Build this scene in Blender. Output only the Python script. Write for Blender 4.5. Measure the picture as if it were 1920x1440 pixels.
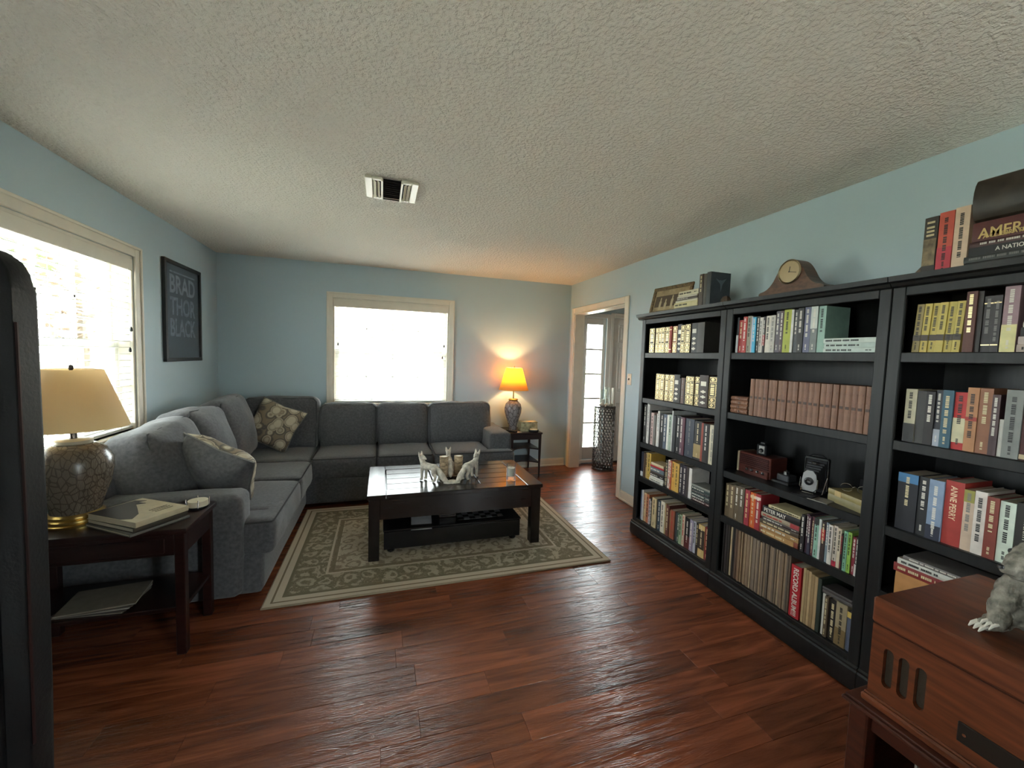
import bpy, bmesh, math, random
from mathutils import Vector, Matrix, noise as mnoise
R = math.radians
for o in list(bpy.data.objects): bpy.data.objects.remove(o)
sc = bpy.context.scene
COL = sc.collection

# ------------------------------------------------------------------ camera, world, sun, exposure
FPX, YAW, PITCH, ROLL, CAMH = 761.75, 0.3126, -0.0651, 0.0313, 1.4513
cam_d = bpy.data.cameras.new('camera'); cam = bpy.data.objects.new('camera', cam_d); COL.objects.link(cam)
cam_d.sensor_width = 36.0; cam_d.lens = FPX / 1920 * 36.0; cam_d.clip_start = 0.05; cam_d.clip_end = 300
_f = Vector((math.sin(YAW)*math.cos(PITCH), math.cos(YAW)*math.cos(PITCH), math.sin(PITCH)))
_r = Vector((math.cos(YAW), -math.sin(YAW), 0)); _u = _r.cross(_f)
_r2 = math.cos(ROLL)*_r + math.sin(ROLL)*_u; _u2 = -math.sin(ROLL)*_r + math.cos(ROLL)*_u
cam.matrix_world = Matrix(((_r2.x, _u2.x, -_f.x, 0), (_r2.y, _u2.y, -_f.y, 0), (_r2.z, _u2.z, -_f.z, CAMH), (0, 0, 0, 1)))
sc.camera = cam

SKY = 4.2
w = bpy.data.worlds.new('sky'); sc.world = w; w.use_nodes = True
bg = w.node_tree.nodes['Background']; bg.inputs['Color'].default_value = (0.90, 0.96, 1.0, 1); bg.inputs['Strength'].default_value = SKY
sun_d = bpy.data.lights.new('sun', 'SUN'); sun_d.energy = 5.5; sun_d.angle = R(1); sun_d.color = (1, .97, .93)
sun = bpy.data.objects.new('sun', sun_d); COL.objects.link(sun)
sun.rotation_euler = Vector((-0.5, 0.02, -0.85)).to_track_quat('-Z', 'Y').to_euler()

def portal(name, loc, size, direction):
    d = bpy.data.lights.new(name, 'AREA'); d.shape = 'RECTANGLE'; d.size, d.size_y = size
    d.cycles.is_portal = True
    o = bpy.data.objects.new(name, d); COL.objects.link(o); o.location = loc
    o.rotation_euler = Vector(direction).to_track_quat('-Z', 'Z').to_euler()
portal('sky_portal_back', (0.131, 5.19, 1.465), (1.36, 1.24), (0, -1, 0))
portal('sky_portal_left', (-1.81, 2.86, 1.465), (1.34, 1.24), (1, 0, 0))
portal('sky_portal_added_window', (-1.81, .10, 1.465), (1.34, 1.24), (1, 0, 0))
portal('sky_portal_added_door', (1.935, -1.78, 1.05), (.67, 2.1), (0, 1, 0))
portal('sky_portal_foyer', (2.82, 5.19, 1.08), (0.34, 1.8), (0, -1, 0))
vs = sc.view_settings; vs.view_transform = 'Standard'; vs.look = 'None'; vs.gamma = 1; vs.use_curve_mapping = False; vs.exposure = 2.95
cy = sc.cycles; cy.use_denoising = True; cy.use_adaptive_sampling = True; cy.adaptive_threshold = .025; cy.max_bounces = 8; cy.diffuse_bounces = 5; cy.glossy_bounces = 4; cy.transparent_max_bounces = 16
cy.sample_clamp_indirect = 6; cy.caustics_reflective = False; cy.caustics_refractive = False

# ------------------------------------------------------------------ materials
MC = {}
def nt(m): return m.node_tree.nodes, m.node_tree.links
def M(name, col=(.5, .5, .5), rough=.5, metal=0., spec=.5, var=0., vscale=(8, 8, 8), bump=0., bscale=(60, 60, 60), bdist=.002,
      rnd=0., detail=4., col2=None, emit=None, coat=0., sheen=0., coords='Object'):
    if name in MC: return MC[name]
    m = bpy.data.materials.new(name); m.use_nodes = True; MC[name] = m
    N, L = nt(m); b = N['Principled BSDF']
    b.inputs['Base Color'].default_value = (*col, 1); b.inputs['Roughness'].default_value = rough
    b.inputs['Metallic'].default_value = metal; b.inputs['Specular IOR Level'].default_value = spec
    b.inputs['Coat Weight'].default_value = coat; b.inputs['Sheen Weight'].default_value = sheen
    if emit:
        b.inputs['Emission Color'].default_value = (*emit[0], 1); b.inputs['Emission Strength'].default_value = emit[1]
    tc = N.new('ShaderNodeTexCoord')
    last = None
    if var:
        mp = N.new('ShaderNodeMapping'); mp.inputs['Scale'].default_value = vscale; L.new(tc.outputs[coords], mp.inputs['Vector'])
        n = N.new('ShaderNodeTexNoise'); n.inputs['Scale'].default_value = 1; n.inputs['Detail'].default_value = detail; L.new(mp.outputs[0], n.inputs['Vector'])
        r = N.new('ShaderNodeValToRGB'); r.color_ramp.elements[0].position = .32; r.color_ramp.elements[1].position = .68
        c2 = col2 if col2 else tuple(min(1, c*(1+var)) for c in col)
        r.color_ramp.elements[0].color = (*[c*(1-var) for c in col], 1) if not col2 else (*col, 1); r.color_ramp.elements[1].color = (*c2, 1)
        L.new(n.outputs['Fac'], r.inputs['Fac']); last = r.outputs['Color']; L.new(last, b.inputs['Base Color'])
    if rnd:
        oi = N.new('ShaderNodeObjectInfo'); hs = N.new('ShaderNodeHueSaturation')
        mr = N.new('ShaderNodeMapRange'); mr.inputs['To Min'].default_value = 1-rnd; mr.inputs['To Max'].default_value = 1+rnd
        L.new(oi.outputs['Random'], mr.inputs['Value']); L.new(mr.outputs[0], hs.inputs['Value'])
        if last: L.new(last, hs.inputs['Color'])
        else: hs.inputs['Color'].default_value = (*col, 1)
        L.new(hs.outputs['Color'], b.inputs['Base Color'])
    if bump:
        mp = N.new('ShaderNodeMapping'); mp.inputs['Scale'].default_value = bscale; L.new(tc.outputs[coords], mp.inputs['Vector'])
        n = N.new('ShaderNodeTexNoise'); n.inputs['Scale'].default_value = 1; n.inputs['Detail'].default_value = detail; L.new(mp.outputs[0], n.inputs['Vector'])
        bp = N.new('ShaderNodeBump'); bp.inputs['Strength'].default_value = bump; bp.inputs['Distance'].default_value = bdist
        L.new(n.outputs['Fac'], bp.inputs['Height']); L.new(bp.outputs[0], b.inputs['Normal'])
    return m
def C(r, g, b, rough=.5):          # a plain book-cloth or paper colour given in display values
    lin = tuple((v/255/12.92 if v/255 <= .04045 else ((v/255+.055)/1.055)**2.4) for v in (r, g, b))
    return M('colour_%d_%d_%d' % (r, g, b), lin, rough, var=.10, vscale=(25, 25, 25))
def math_node(N, L, op, a, b=None):
    n = N.new('ShaderNodeMath'); n.operation = op
    for i, v in enumerate((a, b)):
        if v is None: continue
        if isinstance(v, (int, float)): n.inputs[i].default_value = v
        else: L.new(v, n.inputs[i])
    return n.outputs[0]

wall_paint = M('blue_wall_paint', (.44, .545, .595), .62, bump=.25, bscale=(90, 90, 90), bdist=.001)
foyer_paint = M('grey_foyer_paint', (.66, .63, .59), .6)
trim_paint = M('cream_trim_paint', (.72, .66, .56), .35, var=.04)
white_paint = M('white_blind_paint', (.80, .79, .74), .4)
door_paint = M('white_door_paint', (.80, .75, .69), .4)
exterior = M('exterior_render', (.6, .58, .52), .8)
black_wood = M('black_stained_wood', (.008, .0083, .0085), .42, spec=.35, var=.35, vscale=(60, 60, 4), bump=.12, bscale=(140, 140, 8), bdist=.001)
espresso = M('espresso_wood', (.014, .0105, .009), .22, var=.3, vscale=(5, 60, 60), bump=.2, bscale=(8, 130, 130), bdist=.0012)
mahogany = M('dark_mahogany', (.018, .006, .005), .30, var=.35, vscale=(6, 60, 60))
oak_red = M('red_oak_wood', (.115, .030, .010), .38, var=.4, vscale=(40, 5, 60), bump=.25, bscale=(90, 10, 130), bdist=.001, detail=6)
oak_dark = M('dark_red_oak_wood', (.055, .014, .007), .35, var=.35, vscale=(40, 5, 60), bump=.2, bscale=(90, 10, 130), bdist=.001)
fabric = M('charcoal_sofa_fabric', (.088, .088, .092), .92, spec=.2, var=.22, vscale=(55, 55, 55), bump=.5, bscale=(420, 420, 420), bdist=.0015, sheen=.25)
fabric_dark = M('sofa_piping_fabric', (.060, .060, .063), .9, spec=.2)
pages = M('book_pages', (.52, .44, .33), .8, var=.12, vscale=(3, 3, 3))
gold = M('gilt_print', (.78, .62, .33), .34, metal=.55)
brass = M('brushed_brass', (.55, .38, .13), .28, metal=1.)
chrome = M('chrome', (.75, .75, .76), .12, metal=1.)
black_plastic = M('black_plastic', (.012, .012, .013), .4)
black_leather = M('black_leather', (.008, .008, .009), .55, spec=.22, var=.25, vscale=(7, 7, 7), bump=.5, bscale=(90, 90, 90), bdist=.002)
iron = M('dark_pewter_metal', (.10, .085, .075), .34, metal=1., var=.5, vscale=(30, 30, 30))
white_wax = M('white_candle_wax', (.85, .80, .70), .5)
stone = M('grey_figurine_stone', (.19, .175, .14), .85, var=.55, vscale=(42, 42, 42), bump=.9, bscale=(110, 110, 60), bdist=.006, detail=8)
fox_resin = M('white_fox_resin', (.60, .55, .46), .7, var=.3, vscale=(30, 30, 30), bump=.6, bscale=(150, 150, 60), bdist=.003)

def glass(name, tint=(1, 1, 1), refl=.06):
    m = bpy.data.materials.new(name); m.use_nodes = True; N, L = nt(m); N.remove(N['Principled BSDF'])
    t = N.new('ShaderNodeBsdfTransparent'); t.inputs[0].default_value = (*tint, 1)
    g = N.new('ShaderNodeBsdfGlossy'); g.inputs['Roughness'].default_value = .02
    lw = N.new('ShaderNodeLayerWeight'); lw.inputs[0].default_value = .25
    mx = N.new('ShaderNodeMixShader'); f = math_node(N, L, 'MULTIPLY_ADD', lw.outputs['Fresnel'], .6); f.node.inputs[2].default_value = refl*.5
    L.new(f, mx.inputs[0]); L.new(t.outputs[0], mx.inputs[1]); L.new(g.outputs[0], mx.inputs[2]); L.new(mx.outputs[0], N['Material Output'].inputs[0])
    return m
pane_glass = glass('window_glass', (.97, .99, .98)); jar_glass = glass('candle_glass', (.93, .95, .94), .12); frame_glass = glass('picture_glass', (.98, .98, 1), .08)

def floor_material():
    m = bpy.data.materials.new('cherry_floor_wood'); m.use_nodes = True; N, L = nt(m); b = N['Principled BSDF']
    b.inputs['Roughness'].default_value = .25; b.inputs['Specular IOR Level'].default_value = .55
    tc = N.new('ShaderNodeTexCoord'); oi = N.new('ShaderNodeObjectInfo')
    ad = N.new('ShaderNodeVectorMath'); ad.operation = 'ADD'; sclv = N.new('ShaderNodeVectorMath'); sclv.operation = 'SCALE'; sclv.inputs['Scale'].default_value = 37
    L.new(oi.outputs['Location'], sclv.inputs[0]); L.new(tc.outputs['Object'], ad.inputs[0]); L.new(sclv.outputs[0], ad.inputs[1])
    mp = N.new('ShaderNodeMapping'); mp.inputs['Scale'].default_value = (1.6, 16, 1); L.new(ad.outputs[0], mp.inputs['Vector'])
    n1 = N.new('ShaderNodeTexNoise'); n1.inputs['Scale'].default_value = 1.3; n1.inputs['Detail'].default_value = 7; n1.inputs['Distortion'].default_value = 1.1; L.new(mp.outputs[0], n1.inputs['Vector'])
    rmp = N.new('ShaderNodeValToRGB'); e = rmp.color_ramp.elements
    e[0].position = .30; e[0].color = (.105, .027, .012, 1); e[1].position = .66; e[1].color = (.28, .080, .034, 1)
    L.new(n1.outputs['Fac'], rmp.inputs['Fac'])
    hs = N.new('ShaderNodeHueSaturation'); mr = N.new('ShaderNodeMapRange'); mr.inputs['To Min'].default_value = .72; mr.inputs['To Max'].default_value = 1.25
    L.new(oi.outputs['Random'], mr.inputs['Value']); L.new(mr.outputs[0], hs.inputs['Value']); L.new(rmp.outputs[0], hs.inputs['Color']); L.new(hs.outputs[0], b.inputs['Base Color'])
    mp2 = N.new('ShaderNodeMapping'); mp2.inputs['Scale'].default_value = (2.2, 26, 1); L.new(ad.outputs[0], mp2.inputs['Vector'])
    n2 = N.new('ShaderNodeTexNoise'); n2.inputs['Scale'].default_value = 1.6; n2.inputs['Detail'].default_value = 3; n2.inputs['Distortion'].default_value = 1.6; L.new(mp2.outputs[0], n2.inputs['Vector'])
    sn = math_node(N, L, 'PINGPONG', math_node(N, L, 'MULTIPLY', n2.outputs['Fac'], 6.), .5)
    bp = N.new('ShaderNodeBump'); bp.inputs['Strength'].default_value = .36; bp.inputs['Distance'].default_value = .003
    L.new(sn, bp.inputs['Height']); L.new(bp.outputs[0], b.inputs['Normal'])
    return m
floor_wood = floor_material()

def ceiling_material():
    m = bpy.data.materials.new('textured_ceiling_paint'); m.use_nodes = True; N, L = nt(m); b = N['Principled BSDF']
    b.inputs['Base Color'].default_value = (.76, .715, .64, 1); b.inputs['Roughness'].default_value = .9; b.inputs['Specular IOR Level'].default_value = .15
    tc = N.new('ShaderNodeTexCoord')
    n1 = N.new('ShaderNodeTexNoise'); n1.inputs['Scale'].default_value = 62; n1.inputs['Detail'].default_value = 3; L.new(tc.outputs['Object'], n1.inputs['Vector'])
    r = N.new('ShaderNodeValToRGB'); r.color_ramp.elements[0].position = .40; r.color_ramp.elements[1].position = .62; L.new(n1.outputs['Fac'], r.inputs['Fac'])
    n2 = N.new('ShaderNodeTexNoise'); n2.inputs['Scale'].default_value = 170; n2.inputs['Detail'].default_value = 2; L.new(tc.outputs['Object'], n2.inputs['Vector'])
    h = math_node(N, L, 'ADD', r.outputs[0], math_node(N, L, 'MULTIPLY', n2.outputs['Fac'], .5))
    bp = N.new('ShaderNodeBump'); bp.inputs['Strength'].default_value = 1.; bp.inputs['Distance'].default_value = .0045
    L.new(h, bp.inputs['Height']); L.new(bp.outputs[0], b.inputs['Normal'])
    return m
ceiling_paint = ceiling_material()

def rug_material(hx, hy):
    m = bpy.data.materials.new('woven_oriental_rug'); m.use_nodes = True; N, L = nt(m); b = N['Principled BSDF']
    b.inputs['Roughness'].default_value = .95; b.inputs['Specular IOR Level'].default_value = .1
    tc = N.new('ShaderNodeTexCoord'); sp = N.new('ShaderNodeSeparateXYZ'); L.new(tc.outputs['Object'], sp.inputs[0])
    ax = math_node(N, L, 'ABSOLUTE', sp.outputs[0]); ay = math_node(N, L, 'ABSOLUTE', sp.outputs[1])
    d = math_node(N, L, 'MINIMUM', math_node(N, L, 'SUBTRACT', hx, ax), math_node(N, L, 'SUBTRACT', hy, ay))
    ramp = N.new('ShaderNodeValToRGB'); ramp.color_ramp.interpolation = 'CONSTANT'; e = ramp.color_ramp.elements
    beige, olive, brown, field = (.58, .50, .39, 1), (.19, .165, .11, 1), (.22, .17, .115, 1), (.51, .435, .33, 1)
    stops = [(0, beige), (.035, brown), (.045, beige), (.085, olive), (.095, (.20, .165, .11, 1)), (.105, olive), (.29, beige), (.305, brown), (.315, (.24, .2, .135, 1)), (.34, beige), (.35, field)]
    e[0].color = stops[0][1]
    e[1].position = stops[1][0]; e[1].color = stops[1][1]
    for p, c in stops[2:]:
        q = e.new(p); q.color = c
    L.new(d, ramp.inputs['Fac'])
    wn = N.new('ShaderNodeTexNoise'); wn.inputs['Scale'].default_value = 13; wn.inputs['Detail'].default_value = 2; L.new(tc.outputs['Object'], wn.inputs['Vector'])
    wsc = N.new('ShaderNodeVectorMath'); wsc.operation = 'SCALE'; wsc.inputs['Scale'].default_value = .085; L.new(wn.outputs['Color'], wsc.inputs[0])
    wad = N.new('ShaderNodeVectorMath'); wad.operation = 'ADD'; L.new(tc.outputs['Object'], wad.inputs[0]); L.new(wsc.outputs[0], wad.inputs[1])
    vor = N.new('ShaderNodeTexVoronoi'); vor.inputs['Scale'].default_value = 7.5; vor.inputs['Randomness'].default_value = .6; L.new(wad.outputs[0], vor.inputs['Vector'])
    vo2 = N.new('ShaderNodeTexVoronoi'); vo2.inputs['Scale'].default_value = 19; L.new(wad.outputs[0], vo2.inputs['Vector'])
    rings = math_node(N, L, 'PINGPONG', math_node(N, L, 'ADD', math_node(N, L, 'MULTIPLY', vor.outputs['Distance'], 2.6), math_node(N, L, 'MULTIPLY', vo2.outputs['Distance'], .55)), .5)
    nz = N.new('ShaderNodeTexNoise'); nz.inputs['Scale'].default_value = 30; nz.inputs['Detail'].default_value = 4; nz.inputs['Distortion'].default_value = 2.5; L.new(tc.outputs['Object'], nz.inputs['Vector'])
    pat = N.new('ShaderNodeValToRGB'); pe = pat.color_ramp.elements; pe[0].position = .30; pe[1].position = .37
    L.new(math_node(N, L, 'ADD', math_node(N, L, 'MULTIPLY', rings, .7), math_node(N, L, 'MULTIPLY', nz.outputs['Fac'], .40)), pat.inputs['Fac'])
    curl = N.new('ShaderNodeValToRGB'); ce = curl.color_ramp.elements; ce[0].position = .46; ce[1].position = .54; q = ce.new(.50); q.color = (1, 1, 1, 1); ce[0].color = (0, 0, 0, 1); ce[-1].color = (0, 0, 0, 1)
    L.new(nz.outputs['Fac'], curl.inputs['Fac'])
    inb = N.new('ShaderNodeMapRange'); inb.inputs['From Min'].default_value = .31; inb.inputs['From Max'].default_value = .32; L.new(d, inb.inputs['Value'])
    # light figures inside the border, dark figures in the field
    mx = N.new('ShaderNodeMix'); mx.data_type = 'RGBA'; mx.inputs['A'].default_value = (.52, .45, .34, 1); mx.inputs['B'].default_value = (.20, .16, .11, 1); L.new(inb.outputs[0], mx.inputs['Factor'])
    inv = math_node(N, L, 'SUBTRACT', 1., pat.outputs[0])
    edge = N.new('ShaderNodeMapRange'); edge.inputs['From Min'].default_value = .1; edge.inputs['From Max'].default_value = .12; L.new(d, edge.inputs['Value'])
    fac = math_node(N, L, 'MULTIPLY', math_node(N, L, 'MULTIPLY', math_node(N, L, 'MAXIMUM', inv, math_node(N, L, 'MULTIPLY', curl.outputs[0], .7)), edge.outputs[0]), .75)
    mx2 = N.new('ShaderNodeMix'); mx2.data_type = 'RGBA'; L.new(fac, mx2.inputs['Factor']); L.new(ramp.outputs[0], mx2.inputs['A']); L.new(mx.outputs['Result'], mx2.inputs['B'])
    L.new(mx2.outputs['Result'], b.inputs['Base Color'])
    bn = N.new('ShaderNodeTexNoise'); bn.inputs['Scale'].default_value = 500; L.new(tc.outputs['Object'], bn.inputs['Vector'])
    bp = N.new('ShaderNodeBump'); bp.inputs['Strength'].default_value = .6; bp.inputs['Distance'].default_value = .002; L.new(bn.outputs['Fac'], bp.inputs['Height']); L.new(bp.outputs[0], b.inputs['Normal'])
    return m

def ring_material(name, scale, base, line, dark):      # overlapping rings print on the throw pillows
    m = bpy.data.materials.new(name); m.use_nodes = True; N, L = nt(m); b = N['Principled BSDF']; b.inputs['Roughness'].default_value = .75
    tc = N.new('ShaderNodeTexCoord')
    v = N.new('ShaderNodeTexVoronoi'); v.inputs['Scale'].default_value = scale; v.inputs['Randomness'].default_value = .8; L.new(tc.outputs['Object'], v.inputs['Vector'])
    r = N.new('ShaderNodeValToRGB'); e = r.color_ramp.elements; e[0].position = 0; e[0].color = (*base, 1); e[1].position = 1; e[1].color = (*line, 1)
    for p, c in ((.30, base), (.40, tuple(x*.75 for x in base)), (.46, line), (.52, base), (.56, line), (.62, dark), (.7, line)):
        q = e.new(p); q.color = (*c, 1)
    L.new(v.outputs['Distance'], r.inputs['Fac']); L.new(r.outputs[0], b.inputs['Base Color'])
    return m
pillow_print = ring_material('ring_print_fabric', 11., (.52, .46, .34), (.23, .18, .12), (.09, .08, .07))

def crackle_material(name, base, line, scale, rough=.25):
    m = bpy.data.materials.new(name); m.use_nodes = True; N, L = nt(m); b = N['Principled BSDF']; b.inputs['Roughness'].default_value = rough
    tc = N.new('ShaderNodeTexCoord'); mp = N.new('ShaderNodeMapping'); mp.inputs['Scale'].default_value = (scale, scale, scale*.55); L.new(tc.outputs['Object'], mp.inputs['Vector'])
    v = N.new('ShaderNodeTexVoronoi'); v.feature = 'DISTANCE_TO_EDGE'; v.inputs['Scale'].default_value = 1; L.new(mp.outputs[0], v.inputs['Vector'])
    wv = N.new('ShaderNodeTexWave'); wv.inputs['Scale'].default_value = 1.7; wv.inputs['Distortion'].default_value = 6; L.new(mp.outputs[0], wv.inputs['Vector'])
    r = N.new('ShaderNodeValToRGB'); e = r.color_ramp.elements; e[0].position = .01; e[0].color = (*line, 1); e[1].position = .11; e[1].color = (*base, 1)
    L.new(v.outputs['Distance'], r.inputs['Fac'])
    mx = N.new('ShaderNodeMix'); mx.data_type = 'RGBA'; mx.blend_type = 'MULTIPLY'; mx.inputs['B'].default_value = (.55, .5, .47, 1)
    L.new(math_node(N, L, 'MULTIPLY', wv.outputs['Fac'], .6), mx.inputs['Factor']); L.new(r.outputs[0], mx.inputs['A']); L.new(mx.outputs['Result'], b.inputs['Base Color'])
    return m
jar_ceramic = crackle_material('leaf_pattern_ceramic', (.18, .15, .115), (.085, .065, .05), 44)
jar_ceramic2 = crackle_material('grey_leaf_pattern_ceramic', (.27, .25, .25), (.09, .08, .08), 30)

# ------------------------------------------------------------------ mesh helpers
class MB:
    def __init__(s): s.bm = bmesh.new()
    def box(s, c, sz, b=0., rot=None, seg=1):
        mt = Matrix.Translation(c) @ (rot.to_4x4() if rot else Matrix()) @ Matrix.Diagonal((*sz, 1))
        r = bmesh.ops.create_cube(s.bm, size=1, matrix=mt)
        if b:
            es = {e for v in r['verts'] for e in v.link_edges}
            bmesh.ops.bevel(s.bm, geom=list(es), offset=b, segments=seg, profile=.5, affect='EDGES')
        return s
    def span(s, x0, x1, y0, y1, z0, z1, b=0., seg=1):
        return s.box(((x0+x1)/2, (y0+y1)/2, (z0+z1)/2), (abs(x1-x0), abs(y1-y0), abs(z1-z0)), b, None, seg)
    def lathe(s, prof, seg=24, c=(0, 0, 0), mt=None):
        rings = []
        for r, z in prof:
            ring = []
            for i in range(seg):
                a = 2*math.pi*i/seg; p = Vector((r*math.cos(a), r*math.sin(a), z))
                if mt: p = mt @ p
                ring.append(s.bm.verts.new(p + Vector(c)))
            rings.append(ring)
        for a, b in zip(rings, rings[1:]):
            for i in range(seg): s.bm.faces.new((a[i], a[(i+1) % seg], b[(i+1) % seg], b[i]))
        for ring, flip in ((rings[0], True), (rings[-1], False)):
            try: s.bm.faces.new(ring[::-1] if flip else ring)
            except ValueError: pass
        return s
    def cyl(s, c, r, h, seg=16, axis='Z', r2=None):
        mt = {'Z': Matrix(), 'X': Matrix.Rotation(R(90), 4, 'Y'), 'Y': Matrix.Rotation(R(-90), 4, 'X')}[axis]
        return s.lathe([(r, 0), (r if r2 is None else r2, h)], seg, c, mt)
    def tube(s, pts, r, seg=6, closed=False):
        pts = [Vector(p) for p in pts]; n = len(pts); rings = []
        for i, p in enumerate(pts):
            a = pts[i-1] if (i or closed) else p; b = pts[(i+1) % n] if (i < n-1 or closed) else p
            t = (b-a).normalized(); up = Vector((0, 0, 1)) if abs(t.z) < .9 else Vector((1, 0, 0))
            x = t.cross(up).normalized(); y = x.cross(t)
            rr = r[i] if isinstance(r, (list, tuple)) else r
            rings.append([s.bm.verts.new(p + rr*(math.cos(2*math.pi*k/seg)*x + math.sin(2*math.pi*k/seg)*y)) for k in range(seg)])
        for a, b in zip(rings, rings[1:] + ([rings[0]] if closed else [])):
            for k in range(seg): s.bm.faces.new((a[k], a[(k+1) % seg], b[(k+1) % seg], b[k]))
        if not closed: s.bm.faces.new(rings[0][::-1]); s.bm.faces.new(rings[-1])
        return s
    def prism(s, poly, h0, h1, axis='Z'):
        f = {'Z': lambda a, b, h: (a, b, h), 'X': lambda a, b, h: (h, a, b), 'Y': lambda a, b, h: (a, h, b)}[axis]
        lo = [s.bm.verts.new(f(a, b, h0)) for a, b in poly]; hi = [s.bm.verts.new(f(a, b, h1)) for a, b in poly]
        n = len(poly)
        for i in range(n): s.bm.faces.new((lo[i], lo[(i+1) % n], hi[(i+1) % n], hi[i]))
        s.bm.faces.new(lo[::-1]); s.bm.faces.new(hi)
        return s
    def mesh(s, name, mat, smooth=30):
        bmesh.ops.recalc_face_normals(s.bm, faces=s.bm.faces)
        me = bpy.data.meshes.new(name); s.bm.to_mesh(me); s.bm.free()
        if mat: me.materials.append(mat)
        if smooth:
            for p in me.polygons: p.use_smooth = True
            me.set_sharp_from_angle(angle=R(smooth))
        return me
    def build(s, name, mat, parent=None, loc=(0, 0, 0), rot=(0, 0, 0), smooth=30):
        return link(name, s.mesh(name, mat, smooth), parent, loc, rot)
def link(name, me, parent=None, loc=(0, 0, 0), rot=(0, 0, 0)):
    o = bpy.data.objects.new(name, me); COL.objects.link(o); o.location = loc; o.rotation_euler = rot
    if parent: o.parent = parent
    return o
def tag(o, label, cat, group=None, kind=None):
    o['label'] = label; o['category'] = cat
    if group: o['group'] = group
    if kind: o['kind'] = kind
    return o
def thing(name, label, cat, loc=(0, 0, 0), rz=0., group=None):
    o = link(name, None, None, loc, (0, 0, rz)); o.empty_display_size = .1
    return tag(o, label, cat, group)
def struct(o, label=None):
    o['kind'] = 'structure'
    if label: o['label'] = label
    return o
def B(name, mat, parent, x0, x1, y0, y1, z0, z1, b=.002, seg=1):
    return MB().span(x0, x1, y0, y1, z0, z1, b, seg).build(name, mat, parent)

def cushion_bm(w, d, h, r, puff=.03, side=0., n=12, seed=0, wr=.004, fq=7., mt=None, bm=None):
    tmp = bmesh.new(); bmesh.ops.create_cube(tmp, size=2); bmesh.ops.subdivide_edges(tmp, edges=tmp.edges[:], cuts=n, use_grid_fill=True)
    H = Vector((w/2, d/2, h/2)); core = Vector((max(H.x-r, 1e-4), max(H.y-r, 1e-4), max(H.z-r, 1e-4))); off = Vector((seed*3.1, seed*1.7, seed*.9))
    for v in tmp.verts:
        p = Vector([math.sin(c*math.pi/2) for c in v.co]); q = Vector([p[i]*H[i] for i in range(3)])
        c = Vector([max(-core[i], min(core[i], q[i])) for i in range(3)]); dv = q-c
        if dv.length > 1e-7: q = c + dv.normalized()*min(r, H.z)
        fx, fy, fz = 1-(q.x/H.x)**2, 1-(q.y/H.y)**2, 1-(q.z/H.z)**2
        q.z += puff*max(fx, 0)**.7*max(fy, 0)**.7*(1 if p.z > 0 else -.25)*abs(p.z)
        q.x += side*max(fy, 0)*max(fz, 0)*p.x; q.y += side*max(fx, 0)*max(fz, 0)*p.y
        nn = dv.normalized() if dv.length > 1e-7 else Vector((0, 0, p.z))
        wv = mnoise.noise(q*fq+off)*wr + mnoise.noise(Vector((q.x*fq*3.3, q.y*fq*.9, q.z*fq))+off)*wr*.6
        v.co = q + nn*wv
    if mt: bmesh.ops.transform(tmp, matrix=mt, verts=tmp.verts)
    return tmp
def cushion(name, mat, parent, w, d, h, r, loc, rot=(0, 0, 0), **k):
    s = MB(); s.bm.free(); s.bm = cushion_bm(w, d, h, r, **k)
    return s.build(name, mat, parent, loc, rot, smooth=80)
def pillow_mesh(size, th, n=16, seed=0):
    s = MB(); g = {}
    for side in (1, -1):
        for i in range(n+1):
            for j in range(n+1):
                u, v = i/n*2-1, j/n*2-1
                pin = 1-.10*(1-abs(u*v))*max(abs(u), abs(v))**3
                t = th/2*max(0, (1-u**4)*(1-v**4))**.55
                if t < 1e-5 and side < 0: g[side, i, j] = g[1, i, j]; continue
                z = side*t*(1+.18*mnoise.noise(Vector((u*2+seed, v*2, side))))
                g[side, i, j] = s.bm.verts.new((u*size/2*pin, v*size/2*pin, z))
        for i in range(n):
            for j in range(n):
                f = [g[side, i, j], g[side, i+1, j], g[side, i+1, j+1], g[side, i, j+1]]
                if side < 0: f.reverse()
                s.bm.faces.new(f)
    edge = [(i/n*2-1, -1) for i in range(n)] + [(1, j/n*2-1) for j in range(n)] + [(1-i/n*2, 1) for i in range(n)] + [(-1, 1-j/n*2) for j in range(n)]
    def pinp(u, v): k = 1-.10*(1-abs(u*v))*max(abs(u), abs(v))**3; return Vector((u*size/2*k, v*size/2*k, 0))
    return s, [pinp(u, v) for u, v in edge]
def skin(name, verts, edges, radii, mat, parent, loc=(0, 0, 0), rot=(0, 0, 0), sub=2, root=0, scale=1.):
    me = bpy.data.meshes.new(name+'_skeleton'); me.from_pydata([tuple(c*scale for c in v) for v in verts], edges, [])
    o = bpy.data.objects.new(name+'_skeleton', me); COL.objects.link(o)
    md = o.modifiers.new('skin', 'SKIN'); md.use_smooth_shade = True
    for i, sv in enumerate(me.skin_vertices[0].data):
        r = radii[i]; sv.radius = (r[0]*scale, r[1]*scale) if isinstance(r, tuple) else (r*scale, r*scale); sv.use_root = (i == root)
    sb = o.modifiers.new('sub', 'SUBSURF'); sb.levels = sb.render_levels = sub
    dg = bpy.context.evaluated_depsgraph_get(); dg.update()
    m2 = bpy.data.meshes.new_from_object(o.evaluated_get(dg)); m2.name = name
    bpy.data.objects.remove(o); m2.materials.clear(); m2.materials.append(mat)
    for p in m2.polygons: p.use_smooth = True
    if parent is None and loc is None: return m2
    return link(name, m2, parent, loc, rot)
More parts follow.
